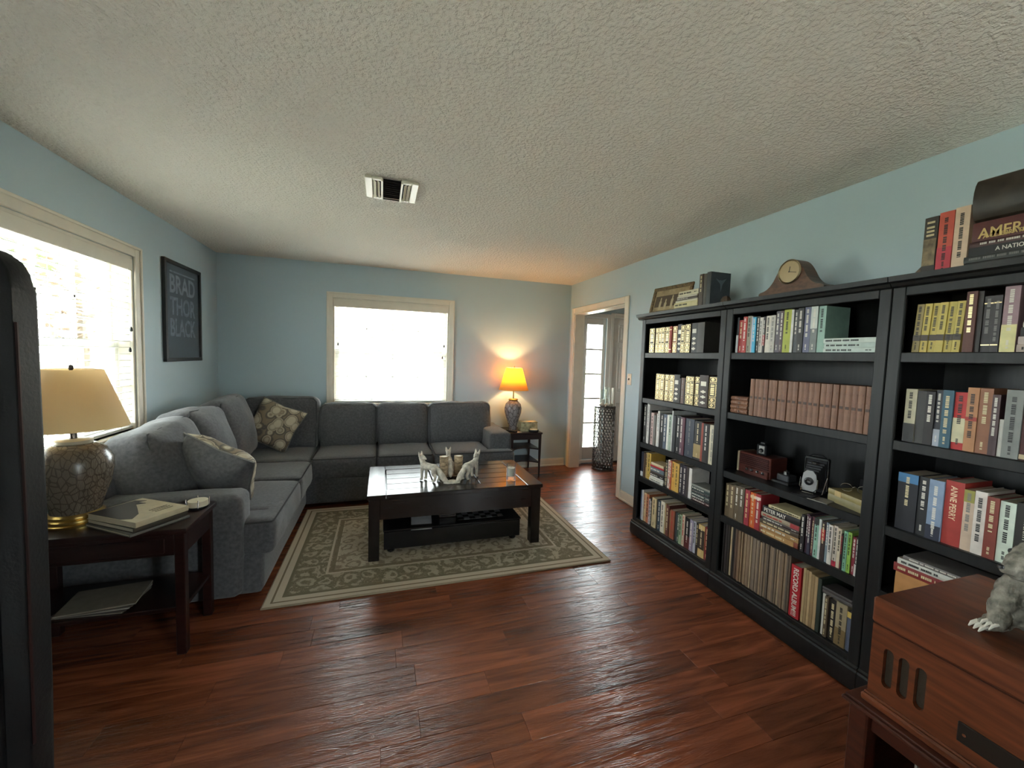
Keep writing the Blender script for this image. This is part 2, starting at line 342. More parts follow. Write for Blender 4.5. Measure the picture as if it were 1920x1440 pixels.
def blob(name, chains, mat, voxel=.003, it=6):
    s = MB()
    for ch in chains:
        for (x, y, z, r) in ch: bmesh.ops.create_icosphere(s.bm, subdivisions=2, radius=r, matrix=Matrix.Translation((x, y, z)))
        for a, b in zip(ch, ch[1:]):
            if (Vector(a[:3])-Vector(b[:3])).length > 1e-4: s.tube([a[:3], b[:3]], [a[3], b[3]], 12)
    o = link(name+'_form', s.mesh(name+'_form', None, 0))
    rm = o.modifiers.new('remesh', 'REMESH'); rm.mode = 'VOXEL'; rm.voxel_size = voxel
    sm = o.modifiers.new('smooth', 'SMOOTH'); sm.factor = .5; sm.iterations = it
    dg = bpy.context.evaluated_depsgraph_get(); dg.update()
    me = bpy.data.meshes.new_from_object(o.evaluated_get(dg)); me.name = name; bpy.data.objects.remove(o)
    me.materials.clear(); me.materials.append(mat)
    for p in me.polygons: p.use_smooth = True
    return me
def text_mesh(s, size, mat, sx=1., bold=0., align='LEFT', extrude=.0006):
    cu = bpy.data.curves.new('lettering', 'FONT'); cu.body = s; cu.size = size; cu.extrude = extrude; cu.offset = bold; cu.align_x = align; cu.align_y = 'CENTER'; cu.resolution_u = 3
    o = bpy.data.objects.new('lettering_curve', cu); COL.objects.link(o)
    dg = bpy.context.evaluated_depsgraph_get(); dg.update()
    me = bpy.data.meshes.new_from_object(o.evaluated_get(dg)); bpy.data.objects.remove(o); me.name = 'lettering'
    for v in me.vertices: v.co.x *= sx
    me.materials.clear(); me.materials.append(mat)
    return me

# ------------------------------------------------------------------ the setting
XL, XR, YB, CH, YF = -1.634, 2.419, 5.017, 2.44, -1.6
FX1 = 4.3                                    # far side of the foyer
def wall(name, axis, pos, th, u0, u1, holes, mat, z1=CH):
    mb = MB(); us = sorted({u0, u1, *[h[0] for h in holes], *[h[1] for h in holes]})
    for a, b in zip(us, us[1:]):
        zs = [(0, z1)]
        for h in holes:
            if h[0] <= a+1e-6 and h[1] >= b-1e-6:
                zs = [iv for z in zs for iv in ((z[0], h[2]), (h[3], z[1])) if iv[1]-iv[0] > 1e-4]
        for c, d in zs:
            if axis == 'x': mb.span(min(pos, pos+th), max(pos, pos+th), a, b, c, d)
            else: mb.span(a, b, min(pos, pos+th), max(pos, pos+th), c, d)
    return struct(mb.build(name, mat, smooth=0))
BW = (-.525, .787, .87, 2.06); LW = (2.21, 3.51, .87, 2.06); LW2 = (-.55, .75, .87, 2.06); DO = (3.712, 4.874, 0, 2.05); SL = (2.66, 2.98, .06, 2.03); FD = (3.09, 3.98, 0, 2.05)
wall('wall_back', 'y', YB, .15, XL-.15, FX1+.15, [BW, SL, FD], wall_paint)
wall('wall_left', 'x', XL, -.15, YF, YB, [LW, LW2], wall_paint)
wall('wall_right', 'x', XR, .13, YF, YB, [DO], wall_paint)
PD = (1.62, 2.25, .02, 2.08)  # opening for the glazed door added to let in more light
wall('wall_front', 'y', YF, -.15, XL-.15, FX1+.15, [PD], wall_paint)
wall('wall_foyer_side', 'x', FX1, .15, 2.9, YB, [], foyer_paint)
wall('wall_foyer_front', 'y', 2.9, -.12, XR+.13, FX1, [], foyer_paint)
struct(MB().span(XL-.3, FX1+.3, YF-.3, YB+.3, CH, CH+.18).build('ceiling', ceiling_paint, smooth=0))
fl = MB(); fl.span(XL-.15, FX1+.15, YF-.15, YB+.15, -.14, -.012); fl.span(XL, FX1, YF, .45, -.012, 0)
floor = struct(fl.build('floor', floor_wood, smooth=0))
rnd = random.Random(7)
PW = .128
def planks(x0, x1, y0, y1, off):
    y = y0; row = 0
    while y < y1-.01:
        x = x0 - rnd.uniform(0, .8); yy = min(y+PW, y1)
        while x < x1:
            ln = rnd.choice((.55, .75, .95, 1.15, 1.3)); a, b = max(x, x0), min(x+ln, x1)
            if b-a > .03:
                o = MB().span(-(b-a)/2+.0002, (b-a)/2-.0002, -(yy-y)/2+.0002, (yy-y)/2-.0002, -.012, rnd.uniform(-.0003, 0), .0009).build('plank', floor_wood, floor, ((a+b)/2, (y+yy)/2, 0), smooth=0)
            x += ln
        y += PW; row += 1
planks(XL, XR, .45, YB, 0)
planks(XR, FX1, 2.9, YB, 1)

def window(name, axis, pos, out, hole, cols, rows, casw):
    """window_n: casing, sill, apron, two sashes with muntins and a pane in each light; axis is the wall's normal"""
    u0, u1, z0, z1 = hole; w_ = struct(link(name, None, None, (0, 0, 0)))
    def bx(nm, mat, a, b, d0, d1, c, d, bev=.003, par=None):
        p, q = sorted((pos+out*d0, pos+out*d1))
        return B(nm, mat, par or w_, p, q, a, b, c, d, bev) if axis == 'x' else B(nm, mat, par or w_, a, b, p, q, c, d, bev)
    for a, b, c, d in ((u0-casw, u0, z0-.03, z1+casw), (u1, u1+casw, z0-.03, z1+casw), (u0, u1, z1, z1+casw)):
        bx('casing', trim_paint, a, b, -.016, 0, c, d)
    for a, b, c, d in ((u0-casw, u0-casw+.018, z0-.03, z1+casw), (u1+casw-.018, u1+casw, z0-.03, z1+casw), (u0-casw+.018, u1+casw-.018, z1+casw-.018, z1+casw)):
        bx('back_band', trim_paint, a, b, -.026, -.016, c, d)
    bx('sill', trim_paint, u0-casw-.02, u1+casw+.02, -.045, .10, z0-.03, z0, .005)
    bx('apron', trim_paint, u0-casw, u1+casw, -.016, 0, z0-.10, z0-.03)
    for a, b in ((u0, u0+.02), (u1-.02, u1)): bx('jamb', trim_paint, a, b, 0, .15, z0, z1)
    bx('head_jamb', trim_paint, u0+.02, u1-.02, 0, .15, z1-.02, z1)
    a0, a1 = u0+.02, u1-.02; zm = (z0+z1)/2 - .01
    for i, (c, d, dp) in enumerate(((z0, zm+.02, .085), (zm-.02, z1-.02, .115))):
        s = bx('sash', white_paint, a0, a0+.04, dp, dp+.028, c, d); 
        bx('stile', white_paint, a1-.04, a1, dp, dp+.028, c, d, par=w_)
        bx('rail', white_paint, a0+.04, a1-.04, dp, dp+.028, c, c+.04); bx('rail', white_paint, a0+.04, a1-.04, dp, dp+.028, d-.04, d)
        iu0, iu1, iz0, iz1 = a0+.04, a1-.04, c+.04, d-.04; r2 = rows//2
        for k in range(1, cols):
            u = iu0+(iu1-iu0)*k/cols; bx('muntin', white_paint, u-.009, u+.009, dp+.006, dp+.022, iz0, iz1, .002)
        for k in range(1, r2):
            z = iz0+(iz1-iz0)*k/r2; bx('muntin', white_paint, iu0, iu1, dp+.006, dp+.022, z-.009, z+.009, .002)
        for kc in range(cols):
            for kr in range(r2):
                p0, p1 = iu0+(iu1-iu0)*kc/cols+.009, iu0+(iu1-iu0)*(kc+1)/cols-.009; q0, q1 = iz0+(iz1-iz0)*kr/r2+.009, iz0+(iz1-iz0)*(kr+1)/r2-.009
                bx('pane', pane_glass, p0, p1, dp+.013, dp+.016, q0, q1, 0)
    bx('stop_bead', white_paint, a0, a1, .13, .15, z0, z0+.03)
    return w_
window('window_1', 'y', YB, 1, BW, 4, 4, .062)
window('window_2', 'x', XL, -1, LW, 4, 4, .07)
window('added_window', 'x', XL, -1, LW2, 4, 4, .07)  # unseen window added to bring more light into the room

def blind(label, axis, pos, out, hole, tilt):
    u0, u1, z0, z1 = hole; t = thing('window_blind', label, 'blind', ((pos, (u0+u1)/2, z0) if axis == 'x' else ((u0+u1)/2, pos, z0)))
    hw = (u1-u0)/2-.012; H = z1-z0; SW = .050
    def xyz(a, d): return (out*d, a) if axis == 'x' else (a, out*d)
    def bx(nm, mat, a0, a1, d0, d1, c, d, bev=.002):
        x0, y0 = xyz(a0, d0); x1, y1 = xyz(a1, d1)
        return B(nm, mat, t, min(x0, x1), max(x0, x1), min(y0, y1), max(y0, y1), c, d, bev)
    bx('valance', trim_paint, -hw-.004, hw+.004, -.004, .008, H-.098, H-.018, .003)
    bx('headrail', white_paint, -hw, hw, .012, .065, H-.075, H-.022)
    me = MB()
    if axis == 'x': me.span(-SW/2, SW/2, -hw, hw, -.0016, .0016, .0006)
    else: me.span(-hw, hw, -SW/2, SW/2, -.0016, .0016, .0006)
    me = me.mesh('slat', white_paint, 0); n = int((H-.13)/.0437)
    for i in range(n):
        z = .042+i*.0437; x, y = xyz(0, .042)
        link('slat', me, t, (x, y, z), ((0, tilt*out, 0) if axis == 'x' else (-tilt*out, 0, 0)))
    bx('bottom_rail', white_paint, -hw, hw, .018, .066, .006, .022)
    for k in (-.78, -.36, .36, .78) if axis == 'y' else (-.75, 0, .78):
        for d in (.017, .067):
            x, y = xyz(k*hw, d); MB().tube([(x, y, .01), (x, y, H-.08)], .0012, 4).build('ladder_cord', white_paint, t)
    for k, ln in ((.90, .62), (.93, .48), (-.93, .50)):
        x, y = xyz(k*hw, -.008); c = MB().tube([(x, y, H-.09), (x, y, H-ln)], .0011, 4).build('pull_cord', white_paint, t)
        MB().lathe([(.002, 0), (.007, -.01), (.009, -.028), (.003, -.034)], 8, (x, y, H-ln)).build('tassel', black_plastic, c)
    return t
blind('white wooden blind over the window behind the sofa', 'y', YB, 1, BW, R(4))
blind('white wooden blind over the window beside the dark framed poster', 'x', XL, -1, LW, R(4))
blind('white wooden blind dimming the added unseen window on the left wall', 'x', XL, -1, LW2, R(14))  # unseen blind, added to cut the light from the added window

# doorway to the foyer
tr = struct(link('trim_1', None))
cw = .072; y0, y1, _, zt = DO
for a, b, c, d in ((y0-cw, y0, 0, zt+cw), (y1, y1+cw, 0, zt+cw), (y0, y1, zt, zt+cw)): B('casing', trim_paint, tr, XR-.018, XR, a, b, c, d, .005)
for a, b, c, d in ((y0-.001, y0+.014, 0, zt), (y1-.014, y1+.001, 0, zt), (y0+.014, y1-.014, zt-.014, zt)): B('jamb', trim_paint, tr, XR-.004, XR+.134, a, b, c, d, .002)
for a, b, c, d in ((y0-cw, y0, 0, zt+cw), (y1, y1+cw, 0, zt+cw), (y0, y1, zt, zt+cw)): B('casing', trim_paint, tr, XR+.13, XR+.146, a, b, c, d, .004)
# sidelight beside the front door
sl = struct(link('window_3', None)); u0, u1, z0, z1 = SL
for a, b, c, d in ((u0-.06, u0, 0, z1+.06), (u1, u1+.06, 0, z1+.06), (u0, u1, z1, z1+.06)): B('casing', door_paint, sl, a, b, YB-.016, YB, c, d, .004)
for a, b, c, d in ((u0, u0+.035, z0, z1), (u1-.045, u1, z0, z1), (u0+.035, u1-.045, z1-.09, z1), (u0+.035, u1-.045, z0, z0+.17)): B('frame', door_paint, sl, a, b, YB+.02, YB+.06, c, d, .004)
B('sill', door_paint, sl, u0-.06, u1+.06, YB-.03, YB, .02, .06, .004)
for k in range(5):
    c, d = z0+.17+(1.71)*k/5, z0+.17+1.71*(k+1)/5
    B('pane', pane_glass, sl, u0+.035, u1-.045, YB+.038, YB+.042, c+.008, d-.008, 0)
    if k: B('muntin', door_paint, sl, u0+.035, u1-.045, YB+.026, YB+.054, c-.012, c+.012, .002)
dr = struct(link('door_1', None)); u0, u1, _, z1 = FD
for a, b, c, d in ((u0-.05, u0, 0, z1+.06), (u1, u1+.06, 0, z1+.06), (u0, u1, z1, z1+.06)): B('casing', door_paint, dr, a, b, YB-.016, YB, c, d, .004)
mb = MB(); mb.span(u0, u1, YB+.03, YB+.07, .01, z1); mb.build('slab', door_paint, dr)
st = [.11, .34]
for (za, zb) in ((.20, .84), (1.02, 1.62), (1.72, 1.94)):
    for k in (0, 1):
        a = u0+.11+k*.36; b = a+.30
        for (p, q, c, d) in ((a-.012, b+.012, za-.012, za), (a-.012, b+.012, zb, zb+.012), (a-.012, a, za, zb), (b, b+.012, za, zb)): B('moulding', door_paint, dr, p, q, YB+.018, YB+.03, c, d, .004)
        B('panel', door_paint, dr, a+.03, b-.03, YB+.02, YB+.03, za+.03, zb-.03, .008)
B('threshold', M('dark_bronze', (.05, .04, .03), .4, metal=1), dr, u0, u1, YB-.01, YB+.15, 0, .012, .003)
for z in (.25, 1.05, 1.80): MB().cyl((u0+.004, YB+.02, z), .008, .10, 8).build('hinge', M('dark_bronze', (.05, .04, .03), .4, metal=1), dr)
MB().lathe([(.012, 0), (.012, .04), (.03, .05), (.032, .07), (.018, .085)], 12, (u1-.07, YB+.03, 1.0), Matrix.Rotation(R(90), 4, 'X')).build('door_knob', brass, dr)
# unseen glazed door added behind the camera to brighten the room
pd = struct(link('added_glazed_door', None)); u0, u1, z0, z1 = PD
for a, b, c, d in ((u0-.07, u0, 0, z1+.07), (u1, u1+.07, 0, z1+.07), (u0, u1, z1, z1+.07)): B('casing', trim_paint, pd, a, b, YF, YF+.016, c, d, .004)
for k, dy in ((0, -.06), (1, -.10)):
    a, b = u0+k*(u1-u0)/2-(.03 if k else 0), u0+(k+1)*(u1-u0)/2+(0 if k else .03)
    for (p, q, c, d) in ((a, a+.05, z0, z1), (b-.05, b, z0, z1), (a+.05, b-.05, z0, z0+.07), (a+.05, b-.05, z1-.05, z1)): B('sash', white_paint, pd, p, q, YF+dy-.015, YF+dy+.015, c, d, .003)
    B('pane', pane_glass, pd, a+.05, b-.05, YF+dy-.003, YF+dy+.003, z0+.07, z1-.05, 0)
# baseboards
def baseboard(name, axis, pos, out, a, b):
    mb = MB(); 
    for t_, z0_, z1_ in ((.013, .0, .085), (.009, .085, .10), (.022, 0, .018)):
        p, q = sorted((pos, pos+out*t_))
        if axis == 'x': mb.span(p, q, a, b, z0_, z1_, .002)
        else: mb.span(a, b, p, q, z0_, z1_, .002)
    struct(mb.build(name, trim_paint))
baseboard('baseboard_back', 'y', YB, -1, XL, XR-.02); baseboard('baseboard_left', 'x', XL, 1, YF, YB-.03)
baseboard('baseboard_right', 'x', XR, -1, YF, DO[0]-cw); baseboard('baseboard_front', 'y', YF, 1, XL, PD[0]-.07)
baseboard('baseboard_foyer', 'y', YB, -1, XR+.146, SL[0]-.06)

# light switch, ceiling vent
t = thing('light_switch', 'cream light switch plate on the blue wall beside the doorway', 'switch', (XR, 3.581, 1.266))
B('plate', trim_paint, t, -.006, 0, -.036, .036, -.058, .058, .002); MB().box((-.010, 0, .002), (.014, .008, .020), .002, Matrix.Rotation(R(25), 3, 'Y')).build('toggle', M('dark_toggle', (.10, .08, .06), .5), t)
for z in (-.042, .042): MB().cyl((-.0075, 0, z), .003, .0016, 8, 'X').build('screw', chrome, t)

t = thing('ceiling_vent', 'cream three-way air vent on the textured ceiling', 'vent', (.05, 2.622, CH))
vent_cream = M('cream_vent_paint', (.78, .74, .60), .4); vent_dark = M('vent_duct_black', (.01, .01, .01), .8)
B('duct', vent_dark, t, -.13, .13, -.13, .13, -.004, -.001, 0)
for a, b, c, d in ((-.15, -.108, -.152, .152), (.108, .15, -.152, .152), (-.108, -.050, -.152, -.125), (.050, .108, -.152, -.125), (-.108, -.050, .125, .152), (.050, .108, .125, .152)): B('frame', vent_cream, t, a, b, c, d, -.016, 0, .004)
for x in (-.055, .055): B('divider', vent_cream, t, x-.006, x+.006, -.148, .148, -.022, -.004, .002)
for x, q in ((-.096, 40), (-.076, 40), (.076, -40), (.096, -40)): MB().box((x, 0, -.016), (.020, .25, .002), 0, Matrix.Rotation(R(q), 3, 'Y')).build('louvre', vent_cream, t)
dk = M('dark_vent_paint', (.035, .03, .028), .5)
for k in range(10): MB().box((0, -.138+k*.0305, -.016), (.096, .026, .002), 0, Matrix.Rotation(R(32), 3, 'X')).build('louvre', dk, t)

# ------------------------------------------------------------------ rug, sofa, tables
rx0, rx1, ry0, ry1 = -.625, 1.595, 2.49, 4.0
rug = tag(MB().span(-(rx1-rx0)/2, (rx1-rx0)/2, -(ry1-ry0)/2, (ry1-ry0)/2, 0, .010, .004).build('area_rug', rug_material((rx1-rx0)/2, (ry1-ry0)/2), None, ((rx0+rx1)/2, (ry0+ry1)/2, 0)),
          'beige and olive oriental patterned rug under the coffee table', 'rug')
E_ = MB()
hx, hy = (rx1-rx0)/2, (ry1-ry0)/2
E_.tube([(-hx, -hy, .006), (hx, -hy, .006), (hx, hy, .006), (-hx, hy, .006)], .006, 6, True).build('bound_edge', M('rug_binding', (.30, .235, .16), .9), rug)

sofa = thing('sectional_sofa', 'charcoal grey L-shaped sectional sofa in the corner under the windows', 'sofa', (XL+.05, 2.58, 0))
SO = Vector(sofa.location)
def sp(name, x0, x1, y0, y1, z0, z1, r=.03, mat=fabric, n=8, **k):
    return cushion(name, mat, sofa, x1-x0, y1-y0, z1-z0, r, Vector(((x0+x1)/2, (y0+y1)/2, (z0+z1)/2))-SO, n=n, **k)
sp('base', -1.56, -.65, 2.62, 4.9, .03, .27, .02, puff=0, wr=.002)
sp('base', -.70, 1.36, 4.07, 4.9, .03, .27, .02, puff=0, wr=.002)
sp('back_frame', -1.58, -1.38, 2.60, 4.97, .03, .74, .05, puff=0)
sp('back_frame', -1.45, 1.20, 4.80, 4.97, .03, .74, .05, puff=0)
sp('arm', -1.56, -.74, 2.58, 2.79, .03, .625, .055, puff=.008, n=12)
sp('arm', 1.13, 1.37, 4.20, 4.95, .03, .625, .03, puff=.008, n=12)
# seat cushions: the end ones reach round the front of the arm
def seat(boxes, seed):
    out = MB(); out.bm.free(); out.bm = bmesh.new()
    for (x0, x1, y0, y1, pf) in boxes:
        t = cushion_bm(x1-x0, y1-y0, .205, .045, puff=pf, n=12, seed=seed, wr=.006, fq=9, mt=Matrix.Translation(Vector(((x0+x1)/2, (y0+y1)/2, .355))-SO))
        me = bpy.data.meshes.new('tmp'); t.to_mesh(me); t.free(); out.bm.from_mesh(me); bpy.data.meshes.remove(me)
    o = out.build('seat_cushion', fabric, sofa, smooth=80)
    return o
def piping(par, pts, r=.0055):
    MB().tube([Vector(p)-SO for p in pts], r, 6).build('piping', fabric_dark, par)
s1 = seat([(-1.40, -.585, 2.78, 3.465, .02), (-.83, -.583, 2.62, 3.0, .004)], 1)
piping(s1, [(-.735, 2.625, .452), (-.60, 2.628, .452), (-.592, 2.66, .452), (-.590, 3.43, .452), (-.60, 3.458, .452), (-1.2, 3.462, .456)])
s2 = seat([(-1.40, -.585, 3.468, 4.03, .02)], 2)
piping(s2, [(-1.2, 3.475, .456), (-.60, 3.475, .452), (-.590, 3.50, .452), (-.590, 4.0, .452)])
s3 = seat([(-1.40, -.62, 4.035, 4.80, .005)], 3)
for i, (a, b) in enumerate(((-.615, -.035), (-.033, .515))):
    s = seat([(a, b, 4.06, 4.80, .018)], 4+i); piping(s, [(a+.012, 4.60, .455), (a+.012, 4.09, .452), (a+.03, 4.068, .452), (b-.03, 4.068, .452), (b-.012, 4.09, .452)])
s = seat([(.517, 1.125, 4.06, 4.80, .018), (1.0, 1.375, 4.055, 4.22, .004)], 7); piping(s, [(.53, 4.60, .455), (.53, 4.09, .452), (.55, 4.065, .452), (1.34, 4.063, .452), (1.365, 4.085, .452), (1.367, 4.19, .452)])
def back_c(face, cx, cy, zb, w_, h_, th, tilt, seed, roll=0., puff=.05, wr=.013):
    # thickness axis turned to the facing direction: 'y' faces -y, 'x' faces +x
    if face == 'y': mt = Matrix.Rotation(R(90-tilt), 4, 'X') @ Matrix.Rotation(roll, 4, 'Z')
    elif face == 'x': mt = Matrix.Rotation(R(90), 4, 'Z') @ Matrix.Rotation(R(90-tilt), 4, 'X') @ Matrix.Rotation(roll, 4, 'Z')
    else: mt = Matrix.Rotation(R(45), 4, 'Z') @ Matrix.Rotation(R(90-tilt), 4, 'X')
    loc = Vector((cx, cy, zb+h_/2*math.cos(R(tilt))))-SO
    o = cushion('back_cushion', fabric, sofa, w_, h_, th, min(th*.46, .075), loc, mt.to_euler(), puff=puff, side=.012, n=16, seed=seed, wr=wr, fq=6.)
    hw, hh, zz = w_/2-.022, h_/2-.022, th/2-.012
    pts = [(-hw, -hh, zz), (-hw, hh-.03, zz), (-hw+.03, hh, zz), (hw-.03, hh, zz), (hw, hh-.03, zz), (hw, -hh, zz)]
    MB().tube(pts, .005, 6).build('piping', fabric_dark, o)
    return o
back_c('y', -.325, 4.71, .43, .585, .475, .20, 10, 11)
back_c('y', .24, 4.71, .43, .555, .475, .20, 10, 12)
back_c('y', .88, 4.70, .42, .74, .49, .20, 12, 13)
back_c('y', -.97, 4.72, .43, .70, .54, .20, 8, 14)
back_c('x', -1.29, 3.045, .42, .60, .56, .25, 17, 15, R(4), .08)
back_c('x', -1.31, 3.60, .43, .58, .57, .25, 15, 16, R(-3), .09)
back_c('x', -1.31, 4.17, .44, .60, .575, .25, 13, 17, R(3), .08)

def throw_pillow(label, loc, rot, size, th, seed, front=pillow_print, back=None):
    s, edge = pillow_mesh(size, th, seed=seed); me = s.mesh('throw_pillow', front, 80)
    if back:
        me.materials.append(back)
        for p in me.polygons:
            if p.center.z < 0: p.material_index = 1
    o = tag(link('throw_pillow', me, None, loc, rot), label, 'pillow', 'ring print throw pillows')
    MB().tube(edge, .005, 6, True).build('piping', M('pillow_piping', (.16, .15, .14), .7), o)
    return o
throw_pillow('ring print pillow propped against the corner back cushion of the sofa', (-1.00, 4.50, .715), Matrix((( .95, -.12, -.28), (.20, -.50, -.84), (-.24, .855, -.46))).to_euler() if False else (Matrix.Rotation(R(68), 3, 'X') @ Matrix.Rotation(R(-24), 3, 'Z')).to_euler(), .44, .15, 3)
throw_pillow('ring print pillow slumped behind the near sofa arm, dark back showing', (-.975, 2.985, .655), (Matrix.Rotation(R(-28), 3, 'Z') @ Matrix.Rotation(R(-66), 3, 'X') @ Matrix.Rotation(R(24), 3, 'Z')).to_euler(), .46, .23, 8, pillow_print, fabric)

# coffee table
TX0, TX1, TY0, TY1, TZ = -.085, 1.205, 2.865, 3.62, .48
ct = thing('coffee_table', 'dark espresso coffee table with panelled top on the rug', 'table', ((TX0+TX1)/2, (TY0+TY1)/2, .010))
CT = Vector(ct.location)
def ctb(nm, x0, x1, y0, y1, z0, z1, b=.003): return B(nm, espresso, ct, x0-CT.x, x1-CT.x, y0-CT.y, y1-CT.y, z0-CT.z, z1-CT.z, b)
for a, b in ((TX0+.012, TX0+.085), (TX1-.085, TX1-.012)):
    for c, d in ((TY0+.012, TY0+.085), (TY1-.085, TY1-.012)): ctb('leg', a, b, c, d, .010, .445)
ctb('apron', TX0+.085, TX1-.085, TY0+.016, TY0+.04, .30, .445); ctb('apron', TX0+.085, TX1-.085, TY1-.04, TY1-.016, .30, .445)
ctb('apron', TX0+.016, TX0+.04, TY0+.085, TY1-.085, .30, .445); ctb('apron', TX1-.04, TX1-.016, TY0+.085, TY1-.085, .30, .445)
ctb('under_panel', TX0+.01, TX1-.01, TY0+.01, TY1-.01, .445, .452, 0)
ctb('end_plank', TX0, TX0+.125, TY0, TY1, .452, TZ); ctb('end_plank', TX1-.125, TX1, TY0, TY1, .452, TZ)
ctb('long_plank', TX0+.127, TX1-.127, TY0, TY0+.115, .452, TZ); ctb('long_plank', TX0+.127, TX1-.127, TY1-.115, TY1, .452, TZ)
ix0, ix1, iy0, iy1 = TX0+.129, TX1-.129, TY0+.119, TY1-.119
for k in range(3):
    a, b = ix0+(ix1-ix0)*k/3+.003, ix0+(ix1-ix0)*(k+1)/3-.003
    for j in range(4):
        c, d = iy0+(iy1-iy0)*j/4+.0018, iy0+(iy1-iy0)*(j+1)/4-.0018
        ctb('panel_plank', a, b, c, d, .452, TZ-.0015)

# low game chest and sheet of paper under the coffee table
g = thing('game_chest', 'low black game chest with checkered board top under the coffee table', 'game box', (.53, 3.2, .010))
chest_black = M('black_lacquer', (.010, .0095, .010), .22)
B('body', chest_black, g, -.50, .53, -.24, .25, .035, .165, .004)
B('lid', chest_black, g, -.505, .535, -.245, .255, .167, .182, .004)
for x in (-.45, .48):
    for y in (-.20, .21): MB().lathe([(.010, 0), (.026, .010), (.028, .022), (.018, .036)], 12, (x, y, 0)).build('ball_foot', chest_black, g)
sqd, sql = M('board_dark_square', (.015, .014, .014), .25), M('board_light_square', (.13, .13, .135), .25)
sqm = [MB().box((0, 0, 0), (.0445, .0445, .002), 0).mesh('square', m_, 0) for m_ in (sqd, sql)]
for i in range(8):
    for j in range(8): link('square', sqm[(i+j) % 2], g, (.07+i*.045, -.16+j*.045, .183))
sh = MB(); n = 8
top = []
for i in range(n+1):
    u = i/n; y = .12-.36*u; z = .186+.018*math.sin(u*3.1) if u < .78 else .186-.10*(u-.78)
    top.append((y, z))
prev = None
for y, z in top:
    row = [sh.bm.verts.new((x, y, z)) for x in (-.075, -.0, .075)]
    if prev:
        for k in (0, 1): sh.bm.faces.new((prev[k], prev[k+1], row[k+1], row[k]))
    prev = row
bmesh.ops.solidify(sh.bm, geom=sh.bm.faces[:], thickness=.004)
tag(sh.build('magazine', M('white_paper', (.72, .72, .74), .5), None, (.31, 3.19, .010), (0, 0, R(-4))), 'white magazine lying open on the game chest under the coffee table', 'magazine')
cb = thing('storage_box', 'small dark brown slotted box beside the white magazine', 'box', (.50, 3.16, .194))
B('body', M('dark_brown_box', (.05, .03, .022), .4), cb, -.06, .07, -.07, .07, 0, .055, .004)
for k in range(3): B('slot', chest_black, cb, -.05, .06, -.074, -.069, .010+k*.016, .018+k*.016, .001)

# fox candle centrepiece
FC = Vector((.545, 3.19, TZ))
fh = thing('fox_candle_holder', 'three white resin foxes around two birch log candle cups on the coffee table', 'candle holder', FC)
fox_ch = [[(-.06, 0, .115, .030), (-.02, 0, .118, .028), (.03, 0, .122, .031), (.055, 0, .13, .029)], [(.055, 0, .135, .026), (.068, 0, .160, .022), (.075, 0, .186, .021)],
          [(.075, 0, .190, .024), (.055, .006, .192, .019), (.035, .012, .187, .012), (.022, .015, .184, .008)], [(-.08, 0, .115, .015), (-.105, 0, .085, .021), (-.13, 0, .05, .026), (-.155, 0, .024, .022), (-.185, .005, .014, .012)]]
for q in (-1, 1):
    fx_ = .0 if q > 0 else -.016
    fox_ch += [[(.082, q*.014, .203, .013), (.086, q*.018, .218, .009), (.089, q*.021, .236, .004)], [(.052+fx_, q*.016, .11, .018), (.056+fx_, q*.019, .06, .012), (.056+fx_, q*.019, .012, .0105), (.068+fx_, q*.019, .009, .009)],
               [(-.06, q*.016, .105, .025), (-.055, q*.022, .07, .017), (-.078+fx_, q*.022, .045, .012), (-.068+fx_, q*.022, .012, .0105), (-.056+fx_, q*.022, .009, .009)]]
fox_me = blob('fox', fox_ch, fox_resin, .0026, 3)
for (tx, ty, a, k, flip) in ((-.052, -.155, 143, .90, 1), (.012, -.155, 37, .90, -1), (-.005, -.02, 88, .82, 1)):
    d = Vector((math.cos(R(a)), math.sin(R(a)), 0))*(.185*k)          # tail tips meet in the middle
    o = link('fox', fox_me, fh, (tx+d.x, ty+d.y, 0), (0, 0, R(a))); o.scale = (k, flip*k*1.1, k*1.02)
birch = M('birch_bark', (.40, .30, .19), .8, var=.5, vscale=(30, 30, 90), bump=.4)
for x, y in ((-.055, .045), (.063, .045)):
    l = MB().lathe([(.034, .0), (.036, .02), (.034, .08), (.036, .16), (.030, .162), (.029, .150)], 18, (x, y, 0)).build('log_cup', birch, fh)
    MB().lathe([(.0285, .14), (.0285, .158), (.002, .1585)], 18, (x, y, 0)).build('tea_light', white_wax, l)
base = MB(); base.lathe([(.055, 0), (.052, .010), (.03, .018), (.005, .020)], 20); base.build('base', fox_resin, fh, (-.02, -.145, 0)).scale = (1.2, .6, 1)
B('log_plinth', birch, fh, -.095, .105, .005, .085, 0, .010, .004)

cj = thing('jar_candle', 'white candle in a clear glass jar on the coffee table', 'candle', (.985, 3.0, TZ))
MB().lathe([(.034, 0), (.037, .004), (.037, .14), (.0345, .14), (.0345, .010), (.002, .008)], 24).build('glass_jar', jar_glass, cj)
MB().lathe([(.0338, .042), (.0338, .105), (.003, .104)], 24).build('wax', white_wax, cj)
MB().cyl((0, 0, .104), .0012, .012, 6).build('wick', black_plastic, cj)

